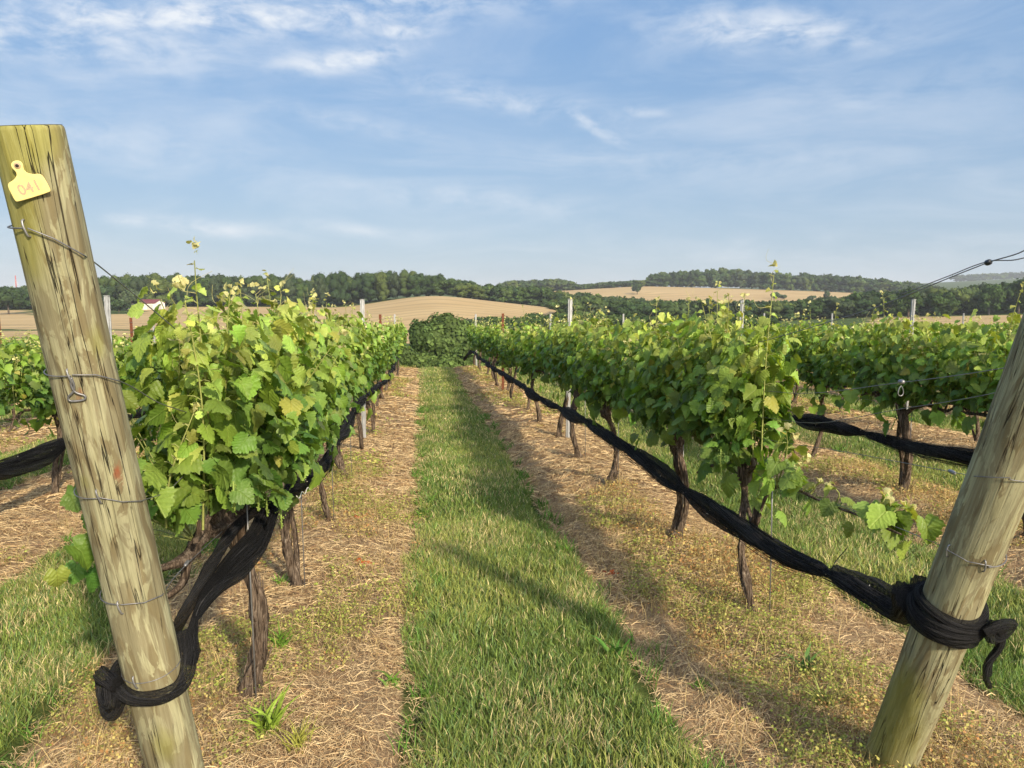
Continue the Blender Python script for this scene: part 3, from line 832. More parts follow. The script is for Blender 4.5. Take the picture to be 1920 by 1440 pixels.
# left row, first vines are built one by one
near_left = [
    dict(y=3.12, seed=1, h=0.84, lean=(-0.02, 0.10), rad=0.035, reach=(0.62, 0.72), tall=2, skirt=0.2, big=((-0.5, 0.84), (0.42, 0.86), (0.1, 0.80)), dens=1.35, spread=0.30, top_h=1.02, t='thick trunked'),
    dict(y=4.45, seed=2, h=0.82, lean=(0.03, 0.03), rad=0.034, twin=True, reach=(0.72, 0.75), tall=3, dens=1.1, spread=0.24, t='twin stemmed'),
    dict(y=5.95, seed=3, h=0.80, lean=(0.0, 0.0), rad=0.024, reach=(0.75, 0.75), tall=3, dens=1.0, t='slender trunked'),
    dict(y=7.5, seed=4, h=0.80, lean=(-0.1, 0.10), rad=0.04, reach=(0.78, 0.78), tall=2, dens=1.0, ribbon=True, t='pink ribboned')]
near_right = [
    dict(y=3.72, seed=11, h=0.80, lean=(-0.05, 0.12), rad=0.024, reach=(0.05, 0.8), tall=1, big=((0.02, 1.04), (0.45, 0.88), (0.7, 0.86)), dens=1.2, spread=0.20, top_h=1.0, t='thin trunked'),
    dict(y=5.08, seed=12, h=0.80, lean=(-0.02, 0.05), rad=0.038, twin=True, reach=(0.80, 0.75), tall=3, dens=1.15, spread=0.26, t='double trunked'),
    dict(y=6.85, seed=13, h=0.78, lean=(-0.12, 0.05), rad=0.032, reach=(0.95, 0.78), tall=2, dens=1.05, spread=0.24, t='left leaning'),
    dict(y=8.3, seed=14, h=0.80, lean=(0, 0), rad=0.03, twin=True, reach=(0.78, 0.78), tall=2, dens=1.0, t='dark trunked')]
for k, specs, n_tot in ((-1, near_left, 15), (1, near_right, 15)):
    y = 0
    for i, s in enumerate(specs):
        s = dict(s); y = s.pop('y'); t_ = s.pop('t'); sd_ = s.pop('seed')
        place(make_vine(sd_, 'hi', **s), ROW_X[k], y, lab(i, k, t_), rowgroup(k))
    i = 4
    while y < 24.3:
        y += rv.uniform(1.45, 1.65)
        vine_copy('mid' if y < 15 else 'low', ROW_X[k] + rv.normal(0, 0.03), y, lab(i, k), rowgroup(k), rv)
        i += 1
for k in (2, 3, 4, 5, 6, 7, 8, -2, -3, -4, -5, -6):
    X = ROW_X[k]
    y = max(2.9, (X / 0.80 if X > 0 else -X / 0.60) - 1.6)
    if k == 2: y = 4.75
    if k == 3: y = 7.0
    i = 0; first = True
    while y < 24.6:
        extra = ''
        sc = 1.0
        if k == -2: sc = 0.93
        if k >= 3: sc = 0.95
        if k <= -3: sc = 0.80; extra = 'low'
        kind = 'mid' if (abs(k) <= 3 and y < 13) else 'low'
        if k == 2 and i < 2:
            place(make_vine(30 + i, 'hi', twin=i == 1, rad=0.045, reach=(0.7, 0.78), tall=2, dens=1.0, spread=0.22), X, y, lab(i, k, ''), rowgroup(k))
        else:
            vine_copy(kind, X + rv.normal(0, 0.03), y, lab(i, k, extra), rowgroup(k), rv, sc)
        y += rv.uniform(1.45, 1.65); i += 1

# ------------------------------------------------------------------ leaning end posts
def post_hit(root, px, py, rad, clampd=True):
    """where a line of sight meets the round post: (height along it, angle)"""
    qi = root.rotation_quaternion.inverted()
    o = qi @ (Vector((0, 0, CAM_H)) - root.location); d = qi @ ray(px, py)
    a = d.x ** 2 + d.y ** 2; b = o.x * d.x + o.y * d.y; c = o.x ** 2 + o.y ** 2 - rad ** 2
    disc = max(b * b - a * c, 0)
    t = (-b - math.sqrt(disc)) / a
    p = o + d * t
    return p.z, math.atan2(p.y, p.x)

def end_post(base, top, rad, label, marks):
    """round treated pine post; marks = list of (height along post 0..1, angle, algae, stain)"""
    base = Vector(base); top = Vector(top)
    ax = top - base; L = ax.length
    root = empty('end_post', base)
    root.rotation_mode = 'QUATERNION'
    root.rotation_quaternion = ax.to_track_quat('Z', 'Y')
    marks = [(*[q[0] / L, q[1]], *m_[2:]) for m_ in marks for q in [post_hit(root, m_[0], m_[1], rad)]]
    tag(root, label, 'wooden post', 'leaning round wooden end posts')
    ns, nz = 64, 110
    z = np.concatenate([[-0.35], np.linspace(0, L - 0.012, nz), [L - 0.004, L]])
    th = np.linspace(0, 2 * np.pi, ns, endpoint=False)
    Z, TH = np.meshgrid(z, th, indexing='ij')
    rr = rad * (1 + 0.03 * (fbm(np.cos(TH) * 1.2 + 3 + Z * 1.6, np.sin(TH) * 1.2 + Z * 0.8, 4, 3) - 0.5) * 2 + 0.012 * np.sin(Z * 7 + TH))
    rr = rr * np.where(Z > L - 0.003, 0.94, np.where(Z > L - 0.006, 0.985, 1.0)) * np.interp(Z, [0, L], [1.03, 0.98])
    V = np.stack([rr * np.cos(TH), rr * np.sin(TH), Z], -1)
    C = np.ones_like(V)
    for (hz_, ang, wz, wa, what) in marks:
        dd = ((Z / L - hz_) / wz) ** 2 + (((TH - ang + np.pi) % (2 * np.pi) - np.pi) / wa) ** 2
        g = np.exp(-dd)
        if what == 'algae': C[..., 0] -= 0.75 * g
        elif what == 'stain': C[..., 1] -= 1.0 * g
        else: C[..., 1] -= 0.45 * g
    C = np.clip(C, 0, 1)
    idx = np.arange(V.shape[0] * ns).reshape(-1, ns)
    q = np.stack([idx[:-1], np.roll(idx, -1, 1)[:-1], np.roll(idx, -1, 1)[1:], idx[1:]], -1).reshape(-1, 4)
    b = Buf().add(V.reshape(-1, 3), q, C.reshape(-1, 3))
    # sawn top
    rings = [0.94, 0.7, 0.4, 0.0]
    vv = [np.stack([rad * f * np.cos(th), rad * f * np.sin(th), np.full(ns, L + 0.0006 + 0.002 * (1 - f))], 1) for f in rings[:-1]]
    vv = np.concatenate(vv + [np.array([[0, 0, L + 0.002]])])
    ix = np.arange(ns * 3).reshape(3, ns)
    q = np.stack([ix[:-1], np.roll(ix, -1, 1)[:-1], np.roll(ix, -1, 1)[1:], ix[1:]], -1).reshape(-1, 4)
    tri = np.stack([ix[2], np.roll(ix[2], -1), np.full(ns, ns * 3)], -1)
    b.add(vv, [q, tri], (1, 1, 0))
    b.build('log', M_POST, root)
    return root, L

def post_local(root, p):
    return root.rotation_quaternion.inverted() @ (Vector(p) - root.location)
def wrap_world(root, z, rad, a0, a1, n=24, dz=0.0):
    """points round a post at height z along it"""
    out = []
    for i in range(n):
        t = i / (n - 1); a = a0 + (a1 - a0) * t
        out.append(root.location + root.rotation_quaternion @ Vector((rad * math.cos(a), rad * math.sin(a), z + dz * t)))
    return out

def staple(root, z, a, rad, tilt=0.0):
    b = Buf()
    R0 = rad
    q = [(-0.008, R0 - 0.004, -0.012), (-0.008, R0 + 0.006, -0.012), (-0.006, R0 + 0.011, 0.0), (0.006, R0 + 0.011, 0.0), (0.008, R0 + 0.006, 0.012), (0.008, R0 - 0.004, 0.012)]
    q = [(-0.003, R0 - 0.004, -0.020), (-0.003, R0 + 0.005, -0.020), (-0.001, R0 + 0.009, -0.004), (0.001, R0 + 0.009, 0.006), (0.003, R0 + 0.005, 0.018), (0.003, R0 - 0.004, 0.018)]
    P = path_pts(q, 12)
    ca, sa = math.cos(a - math.pi / 2), math.sin(a - math.pi / 2)
    P = np.stack([P[:, 0] * ca - P[:, 1] * sa, P[:, 0] * sa + P[:, 1] * ca, P[:, 2] + z], 1)
    tube(b, P, 0.0024, 6)
    return b.build('staple', M_GALV, root)


def ground_hit(px, py):
    v = ray(px, py); t = 1.0
    p = Vector((0, 0, CAM_H))
    for _ in range(60):
        q = p + v * t
        t += (q.z - g1(q.x, q.y)) / max(-v.z + 0.03, 0.02) * 0.8
    q = p + v * t
    return q
def at_depth(px, py, d):
    return Vector((0, 0, CAM_H)) + ray(px, py) * d

LP_RAD, RP_RAD = 0.079, 0.083
lp_base = ground_hit(348, 1520)
lp_top = at_depth(50, 236, 1.76)
lpost, LL = end_post(lp_base, lp_top, LP_RAD, 'leaning wooden end post with a yellow number tag, left foreground',
                     [(20, 330, 0.17, 1.0, 'algae'), (90, 250, 0.05, 1.2, 'algae'), (30, 420, 0.06, 0.5, 'algae'), (310, 1400, 0.05, 0.5, 'algae'), (185, 640, 0.03, 0.4, 'algae'),
                      (160, 905, 0.02, 0.3, 'algae'), (220, 882, 0.016, 0.16, 'stain'), (152, 745, 0.02, 0.25, 'stainlight')])
rp_base = ground_hit(1668, 1428)
_p2 = on_x(1872, 900, rp_base.x - 0.01)
rp_top = rp_base + (_p2 - rp_base).normalized() * 2.22
rpost, RL = end_post(rp_base, rp_top, RP_RAD, 'leaning wooden end post cut by the right edge, black netting knotted round it',
                     [(1660, 1400, 0.09, 2.2, 'algae'), (1690, 1300, 0.08, 1.2, 'algae'), (1750, 1010, 0.02, 0.3, 'algae')])

# number tag, nailed to the left post
def number_tag():
    z, a = post_hit(lpost, 55, 350, LP_RAD)
    rot = lpost.rotation_quaternion.to_matrix()
    n = rot @ Vector((math.cos(a), math.sin(a), 0))
    c0 = lpost.location + rot @ Vector((LP_RAD * math.cos(a), LP_RAD * math.sin(a), z))
    view = (Vector((0, 0, CAM_H)) - c0).normalized()
    n = (n * 0.75 + view * 0.25).normalized()
    right = cam.rotation_euler.to_matrix() @ Vector((1, 0, 0))
    right = (right - n * right.dot(n)).normalized()
    up = n.cross(right)
    t = R(17)
    r2 = right * math.cos(t) + up * math.sin(t); u2 = n.cross(r2)
    root = bpy.data.objects.new('number_tag', None); root.empty_display_size = 0.05; link(root)
    M = Matrix(((r2.x, u2.x, n.x, 0), (r2.y, u2.y, n.y, 0), (r2.z, u2.z, n.z, 0), (0, 0, 0, 1)))
    root.matrix_world = Matrix.Translation(c0 + n * 0.007) @ M
    tag(root, 'yellow ear shaped plastic tag reading 041 on the left post', 'number tag')
    half = [(-0.036, -0.024), (-0.040, -0.019), (-0.039, 0.013), (-0.034, 0.020), (-0.020, 0.023), (-0.010, 0.030), (-0.0085, 0.040), (-0.012, 0.047), (-0.011, 0.055), (-0.005, 0.060)]
    pts = half + [(-x, y) for x, y in reversed(half)]
    # smooth corners
    def chaikin(p):
        o = []
        for i in range(len(p)):
            a_, b_ = np.array(p[i]), np.array(p[(i + 1) % len(p)])
            o += [a_ * .78 + b_ * .22, a_ * .22 + b_ * .78]
        return o
    pts = chaikin(chaikin(pts)); k = len(pts)
    P = np.array(pts)
    # hole ring in the neck: fan between outline and hole keeps it simple; the pin covers it
    T = 0.0011
    front = np.column_stack([P, np.full(k, T)]); back = np.column_stack([P, np.full(k, -T)])
    inner = np.column_stack([P * [0.96, 0.97] + [0, 0.0006], np.full(k, T + 0.0005)])
    v = np.vstack([back, front, inner, [[0, 0.005, T + 0.0005]], [[0, 0.005, -T]]])
    i = np.arange(k); j = (i + 1) % k
    b = Buf().add(v, [np.stack([i, j, j + k, i + k], -1), np.stack([i + k, j + k, j + 2 * k, i + 2 * k], -1), np.stack([i + 2 * k, j + 2 * k, np.full(k, 3 * k)], -1), np.stack([j, i, np.full(k, 3 * k + 1)], -1)])
    m, t_, out = mat('tag_plastic')
    o_ = t_.new('ShaderNodeTexCoord').outputs['Object']
    nz = t_.noise(o_, 60, 4)
    principled(t_, out, t_.mix(t_.mapr(nz, 0.3, 0.75), (0.80, 0.68, 0.26), (0.70, 0.56, 0.20)), 0.55, 0.35)
    b.build('plate', m, root, smooth=False)
    p = Buf()
    th = np.linspace(0, 2 * np.pi, 20, endpoint=False)
    for r0, r1, z0, z1, c in ((0.0075, 0.0062, T + 0.0004, T + 0.0022, (0.45, 0.34, 0.22)), (0.0038, 0.0030, T + 0.0022, T + 0.0030, (0.03, 0.02, 0.02))):
        v = np.vstack([np.column_stack([r0 * np.cos(th), 0.049 + r0 * np.sin(th), np.full(20, z0)]), np.column_stack([r1 * np.cos(th), 0.049 + r1 * np.sin(th), np.full(20, z1)]), [[0, 0.049, z1]]])
        i = np.arange(20); j = (i + 1) % 20
        p.add(v, [np.stack([i, j, j + 20, i + 20], -1), np.stack([i + 20, j + 20, np.full(20, 40)], -1)], c)
    p.build('pin', mat_tint('pin_paint', 0.6), root)
    cu = bpy.data.curves.new('number', 'FONT'); cu.body = '041'; cu.size = 0.033; cu.align_x = 'CENTER'; cu.align_y = 'CENTER'; cu.extrude = 0.0002; cu.offset = 0.0007
    tmp = bpy.data.objects.new('number', cu); link(tmp)
    bpy.context.view_layer.update()
    me = bpy.data.meshes.new_from_object(tmp.evaluated_get(bpy.context.evaluated_depsgraph_get()))
    bpy.data.objects.remove(tmp)
    me.materials.clear(); me.materials.append(mat_plain('faded_print', (0.46, 0.34, 0.22), 0.7, 0.2, 0, 300, 0.25))
    o = bpy.data.objects.new('number', me); link(o, root); o.location = (0.001, -0.003, 0.0019)
number_tag()
for (px, py) in ((50, 427), (132, 705), (186, 930), (226, 1138), (255, 1278)):
    z, a = post_hit(lpost, px, py, LP_RAD); staple(lpost, z, a, LP_RAD)
for (px, py) in ((1780, 1032), (1845, 1060)):
    z, a = post_hit(rpost, px, py, RP_RAD); staple(rpost, z, a, RP_RAD)

# ------------------------------------------------------------------ trellis wires
def gp(x, y, h):
    return Vector((x, y, float(plane_z(y)) + h))
def wire(name, pts, rad, label, group='trellis wires', loop=None, smooth_n=60):
    b = Buf()
    Q = np.array([tuple(p) for p in pts]); P = []
    for i in range(len(Q) - 1):      # even number of samples in every span, so short bends round the post keep their shape
        p0 = Q[max(i - 1, 0)]; p1 = Q[i]; p2 = Q[i + 1]; p3 = Q[min(i + 2, len(Q) - 1)]
        d = np.linalg.norm(p2 - p1); m1 = (p2 - p0); m1 = m1 / max(np.linalg.norm(m1), 1e-6) * d; m2 = (p3 - p1); m2 = m2 / max(np.linalg.norm(m2), 1e-6) * d
        for t in np.linspace(0, 1, 7)[:-1]:
            P.append((2 * t ** 3 - 3 * t ** 2 + 1) * p1 + (t ** 3 - 2 * t ** 2 + t) * m1 + (-2 * t ** 3 + 3 * t ** 2) * p2 + (t ** 3 - t ** 2) * m2)
    P = np.array(P + [Q[-1]])
    tube(b, P, rad, 6)
    if loop is not None:
        tube(b, path_pts([tuple(p) for p in loop], 40), rad, 6)
    o = b.build(name, M_WIRE)
    return tag(o, label, 'wire', group)
def loopz(root, px, py, rad, back=-2.6, extra=0.0075, dz=0.0):
    z, a = post_hit(root, px, py, rad)
    return wrap_world(root, z, rad + extra, a, a + back, 30, dz)
def sp(root, px, py, rad, e=0.004):
    z, a = post_hit(root, px, py, rad + e)
    return root.location + root.rotation_quaternion @ Vector(((rad + e) * math.cos(a), (rad + e) * math.sin(a), z))
def lps(root, pts, rad):
    out = []
    for (x0, y0), (x1, y1) in zip(pts[:-1], pts[1:]):
        for k in range(5): out.append(sp(root, x0 + (x1 - x0) * k / 5, y0 + (y1 - y0) * k / 5, rad, 0.0075))
    return out + [sp(root, *pts[-1], rad, 0.0075)]
def lp(px, py): return sp(lpost, px, py, LP_RAD)
def rp(px, py): return sp(rpost, px, py, RP_RAD)
XL = ROW_X[-1]; XR = ROW_X[1]
wire('trellis_wire', lps(lpost, [(52, 428), (100, 447), (158, 479)], LP_RAD) + [on_x(190, 502, -.86), on_x(272, 569, -.86), on_x(350, 635, -.82), on_x(424, 701, -.79), gp(XL, 4.5, 1.36), gp(XL, 9, 1.36), gp(XL, 25, 1.36)], 0.0019,
     'topmost wire of the row left of the lane, sloping down from the tagged post', loop=loopz(lpost, 50, 427, LP_RAD))
wire('trellis_wire', lps(lpost, [(135, 703), (180, 703), (222, 714)], LP_RAD) + [on_x(245, 724, -.81), on_x(310, 760, -.80), gp(XL, 3.6, 1.14), gp(XL, 9, 1.12), gp(XL, 25, 1.12)], 0.0017,
     'second wire down on the tagged left post', loop=loopz(lpost, 135, 703, LP_RAD))
wire('trellis_wire', lps(lpost, [(186, 933), (230, 941), (266, 939)], LP_RAD) + [on_x(318, 918, -.80), on_x(350, 887, -.79), on_x(420, 850, -.78), gp(XL, 5, 0.98), gp(XL, 25, 0.98)], 0.0014,
     'third wire down on the tagged left post, with a small clip', loop=loopz(lpost, 186, 932, LP_RAD))
wire('trellis_wire', lps(lpost, [(226, 1134), (270, 1130), (304, 1116)], LP_RAD) + [on_x(325, 1085, -.79), on_x(352, 1056, -.78), gp(XL, 3.2, 0.84), gp(XL, 6, 0.84), gp(XL, 25, 0.84)], 0.0016,
     'fourth wire down on the tagged left post, carrying the vine arms', loop=loopz(lpost, 226, 1130, LP_RAD))
wire('wire_loop', wrap_world(lpost, post_hit(lpost, 255, 1280, LP_RAD)[0], LP_RAD + 0.003, 0, 6.25, 40), 0.0014, 'thin wire ring round the left post just above the netting', 'wire rings round the end posts')
wire('trellis_wire', [rp_top - Vector((0, 0, .12)), on_x(1920, 470, 1.78), on_x(1853, 492, 1.78), on_x(1600, 590, 1.79), gp(XR, 4.5, 1.45), gp(XR, 9, 1.38), gp(XR, 25, 1.38)], 0.0019,
     'topmost wire of the row right of the lane, with a black round connector')
wire('trellis_wire', [on_x(1990, 462, 1.77), on_x(1905, 487, 1.79), on_x(1853, 490, 1.78), on_x(1780, 517, 1.80), on_x(1690, 552, 1.80)], 0.0017,
     'short loose wire tail through the black round connector', smooth_n=30)
wire('trellis_wire', [on_x(1960, 676, 1.77), on_x(1840, 697, 1.78), on_x(1700, 716, 1.79), on_x(1480, 737, 1.80), gp(XR, 6, 1.2), gp(XR, 25, 1.12)], 0.0015,
     'second wire down on the right hand post, with a dangling ring')
wire('trellis_wire', [on_x(1960, 712, 1.77), on_x(1840, 742, 1.78), on_x(1700, 765, 1.79), on_x(1500, 792, 1.80), gp(XR, 6, 1.05), gp(XR, 25, 1.0)], 0.0012,
     'thin plain wire just under the wire with the ring, right side')
wire('trellis_wire', lps(rpost, [(1895, 896), (1860, 895), (1828, 893)], RP_RAD) + [on_x(1785, 885, 1.79), on_x(1600, 850, 1.80), on_x(1400, 815, 1.80), gp(XR, 7, 0.96), gp(XR, 25, 0.96)], 0.0015,
     'wire with a grey tension connector entering the right hand post', loop=loopz(rpost, 1890, 896, RP_RAD, 2.6))
wire('trellis_wire', lps(rpost, [(1860, 1062), (1815, 1053), (1774, 1030)], RP_RAD) + [on_x(1764, 1023, 1.77), on_x(1695, 994, 1.78), on_x(1580, 950, 1.80), on_x(1453, 907, 1.80), gp(XR, 4.6, 0.84), gp(XR, 25, 0.84)], 0.0018,
     'lowest wire on the right hand post, carrying a leafy cane', loop=loopz(rpost, 1850, 1060, RP_RAD, 2.6))
for k in (-6, -5, -4, -3, -2, 2, 3, 4, 5):
    hs = (0.84, 1.12, 1.36) if k > 0 or k == -2 else (0.84, 1.0, 1.14, 1.28, 1.42, 1.54)
    X = ROW_X[k]; y0 = 0.5 if abs(k) < 3 else 3.0
    for j, h in enumerate(hs):
        b = Buf(); n = 14
        ys = np.linspace(y0, 25.4, n)
        tube(b, np.stack([np.full(n, X), ys, plane_z(ys) + h + 0.006 * np.sin(ys * 2 + j)], 1), 0.0016 if abs(k) < 4 else 0.0022, 5)
        tag(b.build('trellis_wire', M_WIRE), '%s wire from the ground in %s' % (ORD[j], ROWNAME[k]), 'wire', 'trellis wires')

def connector(p, d, label, r0=0.011, L=0.035, ring=False, m=None):
    root = empty('wire_connector', p); root.rotation_mode = 'QUATERNION'; root.rotation_quaternion = Vector(d).normalized().to_track_quat('Z', 'Y')
    b = Buf(); t = np.linspace(0, 1, 14)
    tube(b, np.stack([0 * t, 0 * t, (t - 0.5) * L], 1), r0 * np.sqrt(np.clip(1 - (2 * t - 1) ** 4 * 0.9, 0.08, 1)), 14)
    b.build('barrel', m or M_GALV, root)
    if ring:
        q = root.rotation_quaternion.inverted()
        c = Buf(); s = np.linspace(0, 2 * np.pi, 26)
        loop = np.stack([0.004 + 0 * s, 0.011 * np.sin(s), -0.034 + 0.019 * np.cos(s)], 1)
        loop[:, 1] *= np.interp(loop[:, 2], [-0.053, -0.02, -0.015], [1.3, 0.6, 0.25])
        loop = np.array([q @ Vector((p_[1], 0, p_[2])) for p_ in loop])
        tube(c, loop, 0.0018, 6); c.build('ring', M_GALV, root)
    return tag(root, label, 'wire connector', 'wire connectors')
M_DARKMETAL = mat_plain('dark_connector', (0.03, 0.035, 0.045), 0.35, 0.5, 0.3)
connector(on_x(1853, 492, 1.78), (on_x(1853, 492, 1.78) - on_x(1780, 517, 1.78)), 'black round wire connector high up at the right edge', 0.0095, 0.022, m=M_DARKMETAL)
connector(on_x(1690, 716, 1.785), (0, 1, -0.05), 'grey wire connector with a dangling ring, above the second row', 0.009, 0.03, ring=True)
connector(on_x(1785, 885, 1.785), (0, 1, 0.1), 'grey tension connector close to the right hand post', 0.007, 0.035)
connector(on_x(352, 887, -.79), (0, 1, 0.3), 'small bright wire clip in the leaves beside the left post', 0.005, 0.03)
connector(on_x(350, 1056, -.78), (0, 1, 0.1), 'grey wire connector on the old vine arm behind the left post', 0.006, 0.04)
# wire hook hanging on the left post
def hook():
    z, a = post_hit(lpost, 138, 722, LP_RAD)
    b = Buf()
    def pt(da, dz, e=0.006):
        return lpost.location + lpost.rotation_quaternion @ Vector(((LP_RAD + e) * math.cos(a + da / LP_RAD), (LP_RAD + e) * math.sin(a + da / LP_RAD), z + dz))
    s = [pt(0, 0.022), pt(-0.003, 0.0), pt(0.003, -0.018), pt(0.020, -0.030), pt(0.016, -0.040), pt(-0.012, -0.040), pt(-0.016, -0.030), pt(-0.002, -0.016), pt(0.003, 0.0), pt(0.001, 0.022)]
    tube(b, path_pts([tuple(p) for p in s], 50), 0.0028, 7)
    tag(b.build('wire_hook', M_WIRE), 'grey wire hook hanging flat against the left post', 'hook')
hook()

# ------------------------------------------------------------------ line posts
def steel_post(x, y, h, label, lean=0.0):
    root = empty('steel_post', (x, y, g1(x, y)), 0.15)
    root.rotation_euler = (0, lean, 0.15)
    b = Buf()
    prof = [(-0.028, 0.012), (-0.028, -0.008), (-0.016, -0.008), (-0.012, -0.022), (0.012, -0.022), (0.016, -0.008), (0.028, -0.008), (0.028, 0.012),
            (0.025, 0.012), (0.025, -0.005), (0.0135, -0.005), (0.0095, -0.019), (-0.0095, -0.019), (-0.0135, -0.005), (-0.025, -0.005), (-0.025, 0.012)]
    k = len(prof); v = np.array([(px, py, z) for z in (-0.2, h) for px, py in prof])
    i = np.arange(k); j = (i + 1) % k
    top = np.array([(k + a, k + a + 1, k + 14 - a, k + 15 - a) for a in range(7)])
    b.add(v, [np.stack([i, j, j + k, i + k], -1), top])
    c = b
    for z in np.arange(0.5, h - 0.05, 0.1):
        for s in (-1, 1):
            box(c, (s * 0.024 - 0.006, -0.0115, z), (s * 0.024 + 0.006, -0.0082, z + 0.022), (1, 1, 1))
    b.build('rail', M_GALV_BRIGHT, root, smooth=False)
    cp = Buf(); box(cp, (-0.030, -0.024, h + 0.001), (0.030, 0.014, h + 0.006)); cp.build('cap', M_GALV_BRIGHT, root, smooth=False)
    return tag(root, label, 'post', 'galvanised steel line posts')
M_GALV_BRIGHT = mat_galv('bright_galvanised_steel', (0.40, 0.41, 0.42))
def rusty_post(x, y, h, label):
    root = empty('rusty_post', (x, y, g1(x, y)))
    b = Buf()
    box(b, (-0.028, -0.003, -0.2), (0.028, 0.003, h)); box(b, (-0.003, 0.0032, -0.2), (0.003, 0.035, h))
    for z in np.arange(0.3, h - 0.05, 0.06): box(b, (-0.008, -0.011, z), (0.008, -0.0032, z + 0.015))
    b.build('rail', M_RUST, root, smooth=False)
    c = Buf()
    for z in (1.12, 1.36, h - 0.1): tube(c, np.array([(-0.032, -0.014, z), (0, -0.016, z), (0.032, -0.014, z), (0.034, 0.01, z)]), 0.003, 5)
    c.build('wire_clips', M_WIRE, root)
    return tag(root, label, 'post', 'rusty T section line posts')
for k in ROW_X:
    X = ROW_X[k]
    for j, y in enumerate((10.0, 25.4)):
        if y < (X / 0.85 if X > 0 else -X / 0.62): continue
        if k == -2 and j == 0: y = 8.5
        if k == 1 and j == 0: y = 9.75
        xx = X + (0.14 if k == 1 and j == 0 else 0.06) if k > 0 else X - (0.02 if j == 0 else 0.1)
        steel_post(xx, y, 1.86 if y < 12 else 1.78, '%s steel line post in %s' % ('nearer' if j == 0 else 'farther', ROWNAME[k]), lean=0.01 * (-1) ** j)
    if abs(k) <= 4 and not (k >= 2):
        rusty_post(X - 0.12 if k < 0 else X, 16.5, 1.72 if k > -3 else 1.66, 'rust brown line post in %s' % ROWNAME[k])

